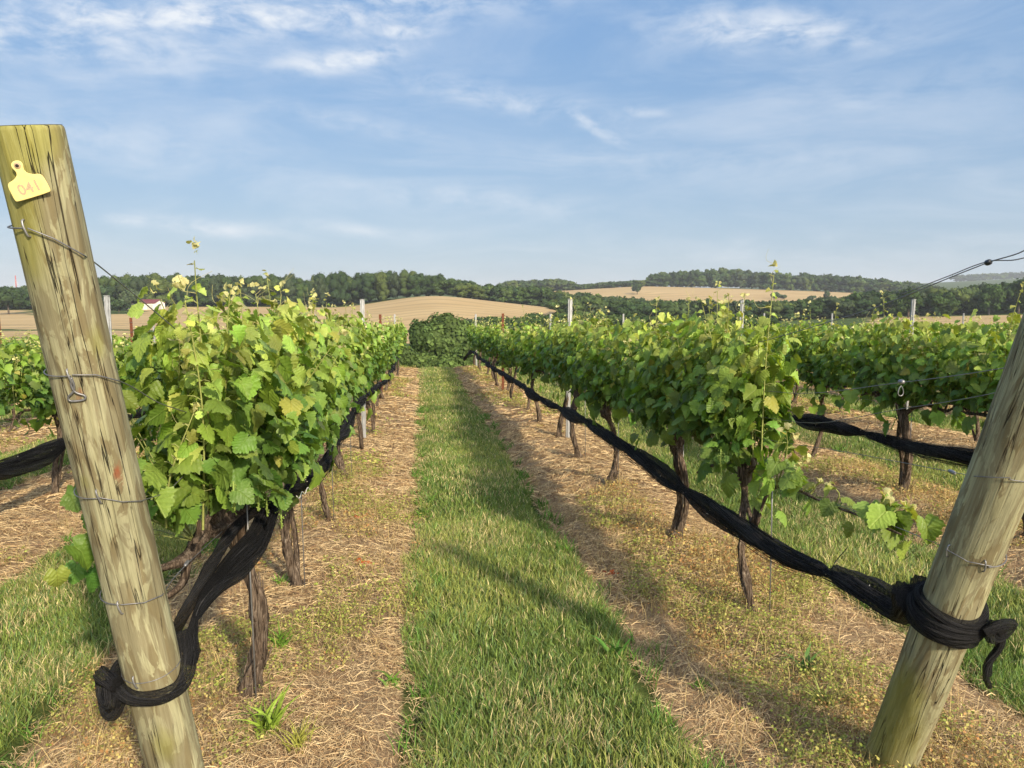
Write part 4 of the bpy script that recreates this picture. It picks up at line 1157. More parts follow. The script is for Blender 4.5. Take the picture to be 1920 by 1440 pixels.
# ------------------------------------------------------------------ rolled black netting
def net(pts, rad, pins, label, wrap=None, extra=None, hi=True, far_n=0, seed=1, tiecol=(0.9, 0.9, 0.88)):
    """rolled netting: folded bundles that bulge between the ties and are pinched where they are tied"""
    root_b = Buf()
    P = path_pts([tuple(p) for p in pts], 420 if hi else 120)
    s = np.concatenate([[0], np.cumsum(np.linalg.norm(np.diff(P, axis=0), axis=1))])
    ps = []
    for q in pins:
        ps.append(s[np.argmin(np.linalg.norm(P - np.array(q), axis=1))])
    while ps[-1] < s[-1] - 1.0 if ps else False: ps.append(ps[-1] + 1.45)
    ps = np.array(ps)
    dmin = np.min(np.abs(s[:, None] - ps[None]), 1)
    pin = np.exp(-(dmin / 0.055) ** 2)
    bul = 1 - np.exp(-(dmin / 0.30) ** 2)
    T, A, B = frames(P)
    rr = rad * (0.72 + 0.42 * bul) * (1 - 0.45 * pin)
    sag = np.stack([0 * s, 0 * s, -0.012 * bul], 1)
    edge = sstep(0, 0.5, s)[:, None]
    n1 = vnoise(s * 2.3, s * 0 + seed, seed)[:, None]; n2 = vnoise(s * 1.9, s * 0 + seed + 9, seed)[:, None]
    lobes = [(0, 0, 0.95, 13), (0.55, -0.5, 0.72, 9), (-0.5, 0.45, 0.66, 8)] if hi else [(0, 0, 1.0, 9), (0.5, -0.5, 0.7, 6)]
    up = np.array([0, 0, 1.0])
    for li, (ox, oz, k, rg) in enumerate(lobes):
        ph = s * 1.9 + li * 2.1 + seed
        off = (np.cos(ph)[:, None] * A + np.sin(ph)[:, None] * B) * (rr * (1 - 0.9 * pin) * math.hypot(ox, oz) * 1.05)[:, None]
        if li == 1: off = off - up * (0.9 * rad * bul)[:, None] * (0.4 + 0.9 * n1) * edge
        if li == 2: off = off + up * (0.8 * rad * bul)[:, None] * (0.2 + 0.9 * n2)
        tube(root_b, P + off + sag, rr * k * (0.85 + 0.35 * vnoise(s * 3, s * 0 + li, seed)), 44 if hi else 16, rough=0.14, ridges=rg, ridge_amp=0.085, twist=1.3, seed=seed + li)
    if hi:  # loose drawn threads along the bundle
        r = np.random.default_rng(seed)
        pidx = [0] + [int(np.argmin(abs(s - x))) for x in ps]
        for q in range(330):
            i0 = int(r.integers(0, int(len(P) * 0.6))); L = int(r.integers(14, 50)); i1 = min(i0 + L, len(P) - 1)
            slack = 0.03
            if q >= 230 and len(pidx) > 2 and seed != 8:
                g_ = q % 2; i0, i1 = pidx[g_], pidx[g_ + 1]; slack = 0.018
            if i1 - i0 < 6: continue
            a0 = r.uniform(0, 6.28); seg = slice(i0, i1); t = np.linspace(0, 1, i1 - i0)
            rad_ = rr[seg] * (1.05 + 0.5 * np.sin(np.pi * t) * r.random())
            C = P[seg] + sag[seg] + (np.cos(a0 + t * 1.5)[:, None] * A[seg] + np.sin(a0 + t * 1.5)[:, None] * B[seg]) * rad_[:, None] - up * (np.sin(np.pi * t) * slack * r.random())[:, None]
            tube(root_b, C[::2], 0.0013, 3, cap=False)
    for W, wr in (wrap or []):
        Wp = path_pts([tuple(p) for p in W], 90)
        tube(root_b, Wp, wr, 30, rough=0.15, ridges=8, ridge_amp=0.08, twist=8.0, seed=seed + 5)
    root = bpy.data.objects.new('rolled_netting', None); link(root); root.empty_display_size = 0.1
    root.location = tuple(P[0])
    def shift(bf):
        for v in bf.v: v -= np.array(P[0], np.float32)
        return bf
    shift(root_b).build('net_bundle', M_NET, root)
    if hi:
        for x in ps[ps < s[-1]]:
            i = int(np.argmin(abs(s - x)))
            th = np.linspace(0, 2 * np.pi, 16)
            C = P[i] + sag[i] + (np.cos(th)[:, None] * A[i] + np.sin(th)[:, None] * B[i]) * rr[i] * 1.12
            tb = Buf(); tube(tb, C, 0.0028, 5)
            if x != ps[0]: shift(tb).build('tie', M_NET, root)
        tb = Buf(); e = P[int(np.argmin(abs(s - ps[0])))]
        tube(tb, path_pts([tuple(e), tuple(e + np.array([0.02, 0.0, 0.05])), tuple(e + np.array([0.07, 0.0, 0.11]))], 12), 0.002, 5)
        shift(tb).build('tie', M_NET, root)
        fb = Buf(); r = np.random.default_rng(seed + 3)   # petals and small clips caught in the mesh
        for q in range(110):
            i = int(r.integers(3, len(P) * 0.7)); a_ = r.uniform(0, 6.28)
            p = P[i] + sag[i] + (math.cos(a_) * A[i] + math.sin(a_) * B[i]) * rr[i] * 1.22
            d = nrm(r.normal(0, 1, 3)) * r.uniform(0.002, 0.0055); e = nrm(np.cross(d, r.normal(0, 1, 3))) * 0.0018
            fb.add(np.array([p - d - e, p + d - e, p + d + e, p - d + e]), np.array([[0, 1, 2, 3]]), (0.62, 0.60, 0.52))
        shift(fb).build('caught_petals', M_STRAW, root)
    return tag(root, label, 'netting', 'rolled black nets along the rows')

def wrapz(root, px, py, rad, off, turns=1.0, dz=0.0, start=None):
    z, a = post_hit(root, px, py, rad)
    return wrap_world(root, z, rad + off, a if start is None else start, (a if start is None else start) + 2 * math.pi * turns, 26, dz)

# left net: knotted on the tagged post, climbs past the first trunk, runs along the lane side
zL, aL = post_hit(lpost, 300, 1292, LP_RAD)
def lw(a, dz, off=0.020): return lpost.location + lpost.rotation_quaternion @ Vector(((LP_RAD + off) * math.cos(a), (LP_RAD + off) * math.sin(a), zL + dz))
wrapL = [lw(aL + 1.75, 0.10), lw(aL + 1.3, 0.03), lw(aL + 0.7, -0.01), lw(aL, -0.012), lw(aL - 0.8, 0.0), lw(aL - 1.5, 0.018), lw(aL - 2.2, 0.03), lw(aL - 3.0, 0.03), lw(aL - 3.8, 0.03), lw(aL - 4.4, 0.04)]
knotL = [lw(aL - 1.2, 0.045, .03), lw(aL - 1.7, 0.05, 0.05), lw(aL - 2.0, 0.02, .06), lw(aL - 1.7, -0.02, .055), lw(aL - 1.3, -0.01, .045), lw(aL - 1.6, 0.03, .035)]
tailL = [lw(aL - 1.6, 0.0, .05), lw(aL - 1.9, -0.04, .07), lw(aL - 1.7, -0.075, .065), lw(aL - 1.35, -0.06, .05), lw(aL - 1.2, -0.02, .03)]
mainL = [lw(aL + 1.45, 0.02, .03), on_x(357, 1215, -.74), on_x(364, 1165, -.735), on_x(392, 1110, -.72), on_x(440, 1050, -.70), on_x(483, 1000, -.675), on_x(506, 955, -.655), on_x(535, 922, -.64),
         on_x(575, 900, -.62), on_x(605, 872, -.60), on_x(628, 832, -.60), on_x(663, 772, -.60), on_x(692, 735, -.60), gp(-.58, 12.2, 0.66), gp(-.60, 16, 0.62), gp(-.62, 20, 0.66), gp(-.66, 24.6, 0.62)]
net(mainL, 0.028, [on_x(364, 1165, -.735), on_x(535, 922, -.64), on_x(628, 832, -.60)], 'rolled black netting tied round the tagged left post and along its row',
    wrap=[(wrapL, 0.021), (knotL, 0.022), (tailL, 0.013),
          ([on_x(330, 1180, -.86), on_x(345, 1150, -.80), on_x(372, 1105, -.76), on_x(420, 1020, -.76), on_x(455, 975, -.745), on_x(500, 945, -.69)], 0.020)], seed=3)
zR, aR = post_hit(rpost, 1760, 1170, RP_RAD)
def rw(a, dz, off=0.028): return rpost.location + rpost.rotation_quaternion @ Vector(((RP_RAD + off) * math.cos(a), (RP_RAD + off) * math.sin(a), zR + dz))
turns = [([rw(aR - 2.6 + 0.33 * i, dz + 0.006 * math.sin(0.7 * i + dz * 90), off) for i in range(20)], wr_) for dz, off, wr_ in ((-0.044, .011, .016), (-0.018, .014, .019), (0.010, .014, .018), (0.036, .010, .015), (-0.004, .023, .014))]
kn = [rw(aR + 1.2, 0.02, .04), rw(aR + 1.5, 0.05, .06), rw(aR + 1.85, 0.03, .085), rw(aR + 1.75, -0.01, .07), rw(aR + 1.4, 0.0, .05), rw(aR + 1.6, 0.045, .04)]
tl = [rw(aR + 1.6, 0.02, .06), rw(aR + 1.7, -0.05, .075), rw(aR + 1.64, -0.12, .065), rw(aR + 1.70, -0.18, .075), rw(aR + 1.9, -0.24, .10)]
mainR = [rw(aR - 1.45, 0.0, .03), on_x(1690, 1148, 1.72), on_x(1640, 1122, 1.70), on_x(1551, 1074, 1.69), on_x(1470, 1035, 1.68), on_x(1400, 990, 1.67), on_x(1330, 945, 1.66), on_x(1283, 918, 1.65),
         on_x(1200, 856, 1.65), on_x(1150, 822, 1.65), on_x(1097, 788, 1.65), on_x(1050, 766, 1.65), on_x(1000, 738, 1.65), on_x(960, 710, 1.64), gp(1.63, 16.5, 0.53), gp(1.62, 20, 0.55), gp(1.58, 23.6, 0.62), gp(1.45, 25.6, 0.30)]
net(mainR, 0.036, [on_x(1551, 1074, 1.69), on_x(1283, 918, 1.65), on_x(1097, 788, 1.65)], 'rolled black netting knotted in a thick wrap round the right hand end post',
    wrap=turns + [(kn, 0.015), (tl, 0.009), ([t_ + Vector((0.012, 0.004, 0.004)) for t_ in tl[:4]], 0.009),
          ([rw(aR - 1.9, 0.03, .03), on_x(1700, 1120, 1.76), on_x(1640, 1095, 1.75), on_x(1565, 1070, 1.70)], 0.024)], seed=8)
net([on_x(2040, 905, 4.27), on_x(1960, 890, 4.27), on_x(1840, 862, 4.26), on_x(1740, 842, 4.25), on_x(1620, 812, 4.25), on_x(1550, 792, 4.25), on_x(1450, 774, 4.25), gp(4.25, 12, 0.6), gp(4.25, 18, .6), gp(4.27, 24.5, .6)], 0.041,
    [on_x(1620, 812, 4.25)], 'rolled black netting slung along the second row right of the lane', seed=12)
net([gp(6.82, 5.5, 0.58), gp(6.82, 8.5, 0.575), gp(6.82, 12, 0.57), gp(6.82, 18, 0.6), gp(6.82, 24, 0.6)], 0.05, [gp(6.82, 9.5, 0.57)], 'rolled black netting slung along the third row right of the lane', hi=False, seed=15)
net([gp(-3.22, 3.6, 0.60), gp(-3.22, 5.6, 0.54), gp(-3.22, 6.4, 0.53), gp(-3.22, 9, 0.58), gp(-3.22, 16, 0.6), gp(-3.22, 24, 0.6)], 0.043, [gp(-3.22, 7.2, 0.54)], 'rolled black netting slung along the second row left of the lane', seed=18)

b = Buf(); r_ = np.random.default_rng(2)
Z = [on_x(556 + 5.2 * i, 934 - 4.0 * i + (4 if i % 2 else -4), -.575) for i in range(8)]
tube(b, path_pts([tuple(p) for p in Z], 40), 0.0022, 5)
tag(b.build('net_clip', mat_plain('white_plastic', (0.72, 0.72, 0.68), 0.5, 0.3)), 'white wavy plastic clip on the black netting beside the second left trunk', 'clip')

# ------------------------------------------------------------------ bare cane with leaf tufts, right foreground
def loose_cane():
    root = empty('leafy_cane', tuple(on_x(1410, 975, 1.78)))
    r = np.random.default_rng(77); o = np.array(root.location)
    b = Buf()
    arch = [on_x(1308, 886, 1.74), on_x(1335, 873, 1.75), on_x(1365, 876, 1.76), on_x(1390, 905, 1.77), on_x(1402, 950, 1.78), on_x(1412, 985, 1.78)]
    tube(b, path_pts([tuple(p) for p in arch], 30) - o, np.linspace(0.008, 0.012, 30), 9, rough=0.25)
    tube(b, np.array([on_x(1412, 990, 1.78), on_x(1418, 965, 1.78), on_x(1420, 940, 1.78)]) - o, [0.02, 0.022, 0.012], 10, rough=0.4, ridges=4, ridge_amp=0.2)
    arm = [on_x(1418, 985, 1.78), on_x(1440, 925, 1.79), on_x(1478, 912, 1.79), on_x(1540, 940, 1.79), on_x(1600, 962, 1.79), on_x(1650, 985, 1.79), on_x(1690, 1002, 1.79)]
    A = path_pts([tuple(p) for p in arm], 40)
    tube(b, A - o, np.linspace(0.009, 0.0045, 40) * (1 + 0.2 * np.sin(np.arange(40) * 1.4)), 8, rough=0.3)
    b.build('cane', M_BARK, root)
    lb, sb = Buf(), Buf()
    def tuft(p, L, lean, n=1, size=0.10):
        lb, sb = Buf(), Buf()
        for q in range(n):
            shoot(lb, sb, np.array(p) - o + r.normal(0, 0.006, 3), L * r.uniform(0.8, 1.1), r, 'hi', lean=(lean[0] + r.normal(0, 0.03), lean[1] + r.normal(0, 0.03)), size=size, dens=1.1, tendrils=False)
        sh = sb.build('shoot', M_STEM, root); lb.build('leaves', M_LEAF, sh)
    tuft(on_x(1455, 915, 1.78), 0.30, (-0.02, -0.06), 2, 0.105)
    tuft(on_x(1490, 915, 1.79), 0.14, (0.04, -0.03), 2, 0.08)
    tuft(on_x(1515, 925, 1.79), 0.10, (0.03, 0.0), 1, 0.07)
    tuft(on_x(1570, 950, 1.79), 0.09, (0.03, -0.02), 1, 0.075)
    tuft(on_x(1628, 975, 1.79), 0.12, (0.0, -0.03), 2, 0.085)
    tuft(on_x(1655, 985, 1.79), 0.10, (0.05, -0.06), 2, 0.085)
    tuft(on_x(1410, 960, 1.78), 0.35, (0.06, -0.02), 1, 0.08)
    k = 5
    pos = np.array([on_x(x, y, 1.78) for x, y in ((1700, 1020), (1735, 975), (1470, 960), (1520, 945), (1600, 985))]) - o
    add_leaves(lb, pos, r.normal(0, .3, (k, 3)) + [0, 0, -0.8], np.tile([0.2, -1, 0.3], (k, 1)) + r.normal(0, .3, (k, 3)), np.array([.07, .09, .07, .07, .06]), leaf_colour(np.full(k, 0.3), r), 'hi', r)
    lb.build('leaves', M_LEAF, root)
    tag(root, 'low bare cane with small leaf tufts stretching toward the right hand post', 'vine cane')
loose_cane()
def old_arm():
    """knobbly old arm of the first left vine, reaching toward the tagged post, and leaves drooping behind the post"""
    root = empty('old_vine_arm', tuple(on_x(430, 985, -.78))); o = np.array(root.location); r = np.random.default_rng(5)
    b = Buf()
    A = path_pts([tuple(on_x(455, 960, -.77)), tuple(on_x(420, 985, -.79)), tuple(on_x(375, 1010, -.80)), tuple(on_x(350, 1045, -.81)), tuple(on_x(320, 1060, -.84)), tuple(on_x(290, 1068, -.90))], 30)
    tube(b, A - o, np.interp(np.arange(30), [0, 12, 20, 29], [0.030, 0.026, 0.020, 0.012]) * (1 + 0.2 * np.sin(np.arange(30) * 1.1)), 18, rough=0.45, ridges=5, ridge_amp=0.12)
    for i, d in ((8, (0.0, -0.01, 0.06)), (15, (0.0, -0.02, 0.05)), (5, (0, 0.0, 0.07)), (20, (0.0, -0.01, -0.05))):
        tube(b, np.array([A[i], A[i] + np.array(d) * 0.6, A[i] + np.array(d)]) - o, [0.018, 0.015, 0.013], 9, rough=0.3)
    tube(b, path_pts([tuple(on_x(350, 1050, -.81)), tuple(on_x(345, 1085, -.82)), tuple(on_x(325, 1110, -.84)), tuple(on_x(290, 1130, -.9))], 14) - o, np.linspace(0.016, 0.008, 14), 9, rough=0.3)
    b.build('cane', M_BARK, root)
    lb, sb = Buf(), Buf()
    k = 26
    P = np.array([on_x(r.uniform(105, 250), r.uniform(830, 1090), r.uniform(-1.12, -0.98)) for _ in range(k)])
    P = P[(P[:, 2] > 0.5)]
    k = len(P)
    add_leaves(lb, P - o, r.normal(0, .35, (k, 3)) + [0, 0, -1], np.tile([0.3, -0.9, 0.5], (k, 1)) + r.normal(0, .4, (k, 3)), r.uniform(0.05, 0.095, k), np.clip(leaf_colour(r.uniform(0, .4, k), r), 0, 0.3) * [0.8, 1, 1], 'hi', r)
    for i in range(0, k, 3):
        tube(sb, path_pts([tuple(P[i] - o), tuple(P[i] - o + np.array([0.03, 0.1, 0.1])), tuple(A[22] - o + np.array([0, 0.05, 0.02]))], 8), 0.0022, 4, c=(.2, .22, .07))
    for (px, py, L) in ((330, 990, 0.75), (310, 980, 0.6), (360, 960, 0.9), (285, 960, 0.55), (345, 940, 0.85), (390, 950, 0.8)):
        shoot(lb, sb, np.array(on_x(px, py, -.84)) - o + r.normal(0, 0.02, 3), L * (0.68 if px != 345 else 0.74), r, 'hi', lean=(r.normal(0, .08), r.normal(0, .08)), dens=1.4, tall=(px == 345))
    lb.build('foliage', M_LEAF, root); sb.build('shoots', M_STEM, root)
    tag(root, 'knobbly old vine arm with drooping leaves reaching behind the tagged post', 'vine arm')
old_arm()

# ------------------------------------------------------------------ grass, straw and weeds
def in_view(x, y, margin=1.2):
    D = x * FWD[0] + y * FWD[1]; X = x * RGT[0] + y * RGT[1]
    return (D > 1.5) & (np.abs(X) < 0.70 * D + margin)

def scatter(n_per, d_lo, d_hi, xr, keep, r):
    """random ground points between two distances"""
    A = (d_hi - d_lo) * (xr[1] - xr[0])
    n = int(A * n_per)
    x = r.uniform(xr[0], xr[1], n); y = r.uniform(d_lo, d_hi, n)
    k = in_view(x, y) & keep(x, y, r)
    return x[k], y[k]

def blades(buf, x, y, h, wd, colr, lean, r, seg=3, bend=0.5, z0=0.0):
    n = len(x)
    if n == 0: return
    az_ = r.uniform(0, 2 * np.pi, n)
    face = r.uniform(0, np.pi, n)
    dirx = np.cos(az_) * lean; diry = np.sin(az_) * lean
    base = np.stack([x, y, gz(x, y) + z0], 1)
    t = np.linspace(0, 1, seg + 1)
    rows = []
    for ti in t:
        c = base + np.stack([dirx * h * (ti ** (1 + bend)), diry * h * (ti ** (1 + bend)), h * ti * np.sqrt(np.clip(1 - (lean * ti * 0.75) ** 2, 0.1, 1))], 1)
        wv = wd * (1 - ti ** 2.2) * 0.5
        sx = np.cos(face) * wv; sy = np.sin(face) * wv
        if ti < 1: rows.append(np.stack([c - np.stack([sx, sy, 0 * sx], 1), c + np.stack([sx, sy, 0 * sx], 1)], 1))
        else: rows.append(c[:, None])
    V = np.concatenate(rows, 1); k = V.shape[1]
    o = (np.arange(n) * k)[:, None]
    quads = [np.concatenate([o + 2 * i, o + 2 * i + 1, o + 2 * i + 3, o + 2 * i + 2], 1) for i in range(seg - 1)]
    tri = np.concatenate([o + 2 * (seg - 1), o + 2 * (seg - 1) + 1, o + 2 * seg], 1)
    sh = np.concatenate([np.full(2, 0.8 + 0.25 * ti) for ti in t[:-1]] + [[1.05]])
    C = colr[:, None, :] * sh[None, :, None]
    buf.add(V.reshape(-1, 3), ([np.concatenate(quads)] if quads else []) + [tri], C.reshape(-1, 3))

rg = np.random.default_rng(99)
def lane_keep(x, y, r):
    rd = np.abs(rowdist(x))
    e = 0.735 + 0.10 * (fbm(x * 0 + np.round(x / 2.57), y * 1.3, 31, 3) - 0.5) * 2 + 0.05 * (vnoise(x * 6, y * 6, 3) - 0.5)
    den = 0.55 + 0.45 * sstep(0.3, 0.6, fbm(x * 3.1, y * 3.1, 44, 3))
    return (rd + np.where(rowdist(x) > 0, 0.05, -0.06) > e) & (y < 28.2) & (r.random(len(x)) < den)
def grass_col(x, y, n, r):
    t = fbm(x * 1.1, y * 0.9, 71, 3)
    g1_ = np.array([0.155, 0.225, 0.048]); g2_ = np.array([0.32, 0.355, 0.090]); st = np.array([0.62, 0.52, 0.27]); cool = np.array([0.15, 0.24, 0.085])
    m = np.clip((t - 0.3) / 0.45 + r.normal(0, 0.25, n), 0, 1)[:, None]
    c = g1_ * (1 - m) + g2_ * m
    q = r.random(n)
    p_st = 0.09 + 0.22 * sstep(0.45, 0.7, fbm(x * 2.2 + 5, y * 2.2, 12, 3))
    c[q < p_st] = st * r.uniform(0.6, 1.2, (int((q < p_st).sum()), 1))
    w_ = (q > 0.8); c[w_] = cool * r.uniform(0.8, 1.3, (int(w_.sum()), 1))
    return c * (0.78 + 0.5 * fbm(x * 0.8 + 3, y * 0.8, 90, 3))[:, None] * 1.16 * r.uniform(0.6, 1.3, (n, 1))
gbuf = Buf()
for (d0, d1, dens, h, wd, seg) in ((1.0, 3.6, 17000, 0.053, 0.0042, 3), (3.6, 6.0, 10500, 0.056, 0.0052, 2), (6.0, 10, 5200, 0.050, 0.007, 2), (10, 16, 2300, 0.05, 0.011, 1), (16, 28.2, 1000, 0.052, 0.019, 1)):
    x, y = scatter(dens, d0, d1, (max(-0.62 * d1 - 1.6, -15), min(0.92 * d1 + 1.5, 21)), lane_keep, rg)
    n = len(x); rd = np.abs(rowdist(x))
    clump = 0.6 + 0.9 * fbm(x * 4, y * 4, 8, 3)
    edge = 1 + 0.75 * np.exp(-((rd - 0.80) / 0.07) ** 2) * vnoise(x * 2, y * 3.3, 77)
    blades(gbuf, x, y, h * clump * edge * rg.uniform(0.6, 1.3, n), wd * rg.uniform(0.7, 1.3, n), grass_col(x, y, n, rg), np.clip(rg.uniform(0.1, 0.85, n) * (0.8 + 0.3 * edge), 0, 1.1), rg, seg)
# long tufts overhanging the edges of the lanes and broader blades
for (d0, d1, dens, wd) in ((1.0, 5, 50, 0.005), (5, 14, 26, 0.010)):
    x, y = scatter(dens, d0, d1, (-6, 9), lambda x, y, r: (np.abs(np.abs(rowdist(x)) - 0.77) < 0.09), rg)
    k = 16
    X = np.repeat(x, k) + rg.normal(0, 0.022, len(x) * k); Y = np.repeat(y, k) + rg.normal(0, 0.022, len(x) * k); n = len(X)
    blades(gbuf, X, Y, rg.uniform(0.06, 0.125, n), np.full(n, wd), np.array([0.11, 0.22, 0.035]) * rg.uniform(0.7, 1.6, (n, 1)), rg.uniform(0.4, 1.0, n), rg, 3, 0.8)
tag(gbuf.build('lane_grass', M_GRASS), 'mown green grass of the lanes between the vine rows', 'grass', kind='stuff')

# straw: thin dry strands lying over the strips under the vines
sbuf = Buf()
def strands(buf, x, y, L, wd, colr, r, z=0.008, rise=0.02):
    n = len(x)
    a = r.normal(0.0, 1.0, n) + np.where(r.random(n) < 0.35, 1.57, 0.25)
    cu_ = r.normal(0, 0.5, n)
    P = []
    for t in (-0.5, 0.0, 0.5):
        aa = a + cu_ * t
        xx = x + np.cos(aa) * L * t; yy = y + np.sin(aa) * L * t
        up = z + rise * r.random(n) + (0 if t else 0.3 * rise)
        P.append(np.stack([xx, yy, gz(xx, yy) + up], 1))
    sx, sy = -np.sin(a) * wd * 0.5, np.cos(a) * wd * 0.5
    S = np.stack([sx, sy, 0.3 * wd * r.normal(0, 1, n)], 1)
    V = np.stack([P[0] - S, P[0] + S, P[1] - S, P[1] + S, P[2] - S, P[2] + S], 1)
    o = (np.arange(n) * 6)[:, None]
    q = np.concatenate([o + np.array([0, 1, 3, 2]), o + np.array([2, 3, 5, 4])])
    buf.add(V.reshape(-1, 3), q, np.repeat(colr[:, None], 6, 1).reshape(-1, 3))
def strip_keep(x, y, r):
    rd = np.abs(rowdist(x))
    den = 0.38 + 0.62 * sstep(0.40, 0.56, fbm(x * 2.3 + 3, y * 2.3, 21, 3))
    return (rd < 0.82) & (r.random(len(x)) < den) & (y < 27)
for (d0, d1, dens, L, wd) in ((1.0, 3.8, 8500, 0.065, 0.0015), (3.8, 6.5, 5000, 0.08, 0.0023), (6.5, 11, 2200, 0.10, 0.0038), (11, 27, 500, 0.13, 0.008)):
    x, y = scatter(dens, d0, d1, (max(-0.62 * d1 - 1.6, -13), min(0.92 * d1 + 1.5, 18)), strip_keep, rg)
    n = len(x); q = rg.random((n, 1))
    c = np.where(q < 0.62, np.array([[0.60, 0.45, 0.25]]), np.where(q < 0.86, np.array([[0.38, 0.245, 0.12]]), np.array([[0.20, 0.12, 0.07]]))) * rg.uniform(0.75, 1.25, (n, 1))
    strands(sbuf, x, y, L * rg.uniform(0.4, 1.6, n), wd * rg.uniform(0.7, 1.3, n), c, rg)
tag(sbuf.build('straw_litter', M_STRAW), 'dry golden straw and clippings strewn under the vine rows', 'straw', kind='stuff')

# low yellow-green and rusty weeds on the strips
wbuf = Buf()
def weed_keep(x, y, r):
    rd = rowdist(x)
    m = fbm(x * 1.25 + 11, y * 0.95, 61, 3) + 0.14 * np.exp(-((np.abs(rd) - 0.12) / 0.25) ** 2) - 0.13 * sstep(0.35, 0.7, np.abs(rd))
    return (np.abs(rd) < 0.80) & (m > 0.555) & (r.random(len(x)) < 0.10 + 5 * (m - 0.55)) & (y < 26)
for (d0, d1, dens, sc, nl) in ((1.0, 4.2, 1300, 1.0, 12), (4.2, 8, 700, 1.35, 9), (8, 26, 150, 2.6, 6)):
    x, y = scatter(dens, d0, d1, (max(-0.62 * d1 - 1.6, -13), min(0.92 * d1 + 1.5, 18)), weed_keep, rg)
    n = len(x)
    ht = rg.uniform(0.02, 0.09, n) * (0.6 + 1.1 * fbm(x * 2.5, y * 2.5, 15, 3))
    rd = fbm(x * 1.7 + 40, y * 1.7, 5, 3)
    kind = np.where(rd + rg.normal(0, 0.07, n) > 0.54, 1, 0)
    X = np.repeat(x, nl) + rg.normal(0, 0.017 * sc, n * nl); Y = np.repeat(y, nl) + rg.normal(0, 0.017 * sc, n * nl)
    Z = gz(X, Y, True) + np.repeat(ht, nl) * rg.uniform(0.1, 1.0, n * nl)
    N = len(X)
    kk = np.repeat(kind, nl)[:, None]; u = rg.random((N, 1))
    c = np.where(kk == 1, np.where(u < 0.6, np.array([[0.52, 0.42, 0.15]]), np.array([[0.46, 0.25, 0.10]])), np.where(u < 0.6, np.array([[0.30, 0.36, 0.07]]), np.array([[0.45, 0.42, 0.12]]))) * rg.uniform(0.65, 1.3, (N, 1))
    s = rg.uniform(0.002, 0.009, N) * sc
    a = nrm(rg.normal(0, 1, (N, 3)) * [1, 1, 0.5]); b = nrm(np.cross(a, rg.normal(0, 1, (N, 3)) * 0.6 + [0, 0, 1]))
    p = np.stack([X, Y, Z], 1)
    V = np.stack([p - a * s[:, None], p - b * s[:, None] * 0.7, p + a * s[:, None], p + b * s[:, None] * 0.7], 1)
    wbuf.add(V.reshape(-1, 3), (np.arange(N) * 4)[:, None] + np.array([0, 1, 2, 3]), np.repeat(c[:, None], 4, 1).reshape(-1, 3))
    X = np.repeat(x, 3) + rg.normal(0, 0.01, n * 3); Y = np.repeat(y, 3) + rg.normal(0, 0.01, n * 3)
    blades(wbuf, X, Y, np.repeat(ht, 3) * 1.05, np.full(n * 3, 0.0013 * sc), np.tile([0.33, 0.26, 0.10], (n * 3, 1)), rg.uniform(0.1, 0.6, n * 3), rg, 2)
x, y = scatter(420, 1.0, 8.0, (-6, 9), lambda x, y, r: (np.abs(rowdist(x)) < 0.7) & (fbm(x * 1.25 + 11, y * 0.95, 61, 3) > 0.47), rg)
n = len(x)
blades(wbuf, x, y, rg.uniform(0.06, 0.19, n), np.full(n, 0.0028), np.tile([0.55, 0.42, 0.19], (n, 1)) * rg.uniform(0.6, 1.3, (n, 1)), rg.uniform(0.1, 0.9, n), rg, 2)
tag(wbuf.build('low_weeds', M_GRASS), 'low yellowing weeds creeping over the straw strips', 'weeds', kind='stuff')

# single weed tufts and red withered leaves that stand out
def weed_tuft(px, py, label, n=26, h=0.13, wd=0.012, c=(0.16, 0.30, 0.04)):
    p = ground_hit(px, py); b = Buf(); r = np.random.default_rng(int(px))
    x = p.x + r.normal(0, 0.018, n); y = p.y + r.normal(0, 0.018, n)
    blades(b, x, y, h * r.uniform(0.5, 1.2, n), np.full(n, wd) * r.uniform(0.5, 1.2, n), np.array(c) * r.uniform(0.7, 1.5, (n, 1)), r.uniform(0.5, 1.15, n), r, 5, 0.9, -0.004)
    for v in b.v: v -= np.array((p.x, p.y, p.z), np.float32)
    o = b.build('weed_tuft', M_GRASS); o.location = p
    return tag(o, label, 'weed', 'single weed tufts on the straw')
weed_tuft(528, 1215, 'broad bladed green weed just right of the first left trunk foot', 34, 0.14, 0.012)
weed_tuft(505, 1375, 'bright yellow-green weed clump at the bottom edge, right of the left post', 40, 0.17, 0.016, (0.26, 0.38, 0.05))
weed_tuft(560, 1405, 'yellow flowering weed clump at the bottom edge, nearer the lane', 40, 0.13, 0.008, (0.36, 0.36, 0.07))
weed_tuft(528, 1095, 'small grass weed beside the second left trunk', 22, 0.09, 0.010)
weed_tuft(1548, 1330, 'slender pale grass weed on the right straw strip', 30, 0.20, 0.007, (0.26, 0.30, 0.08))
weed_tuft(1515, 1262, 'dark broad leaved weed on the right straw strip', 12, 0.12, 0.028, (0.08, 0.17, 0.04))
weed_tuft(1150, 1235, 'broad dock leaves at the right edge of the grass lane', 14, 0.12, 0.024, (0.09, 0.21, 0.035))
weed_tuft(738, 1285, 'broad leaf weed at the left edge of the grass lane', 14, 0.10, 0.02, (0.15, 0.28, 0.04))
weed_tuft(1320, 1290, 'small clover clump low on the right straw strip', 40, 0.05, 0.012, (0.14, 0.26, 0.04))
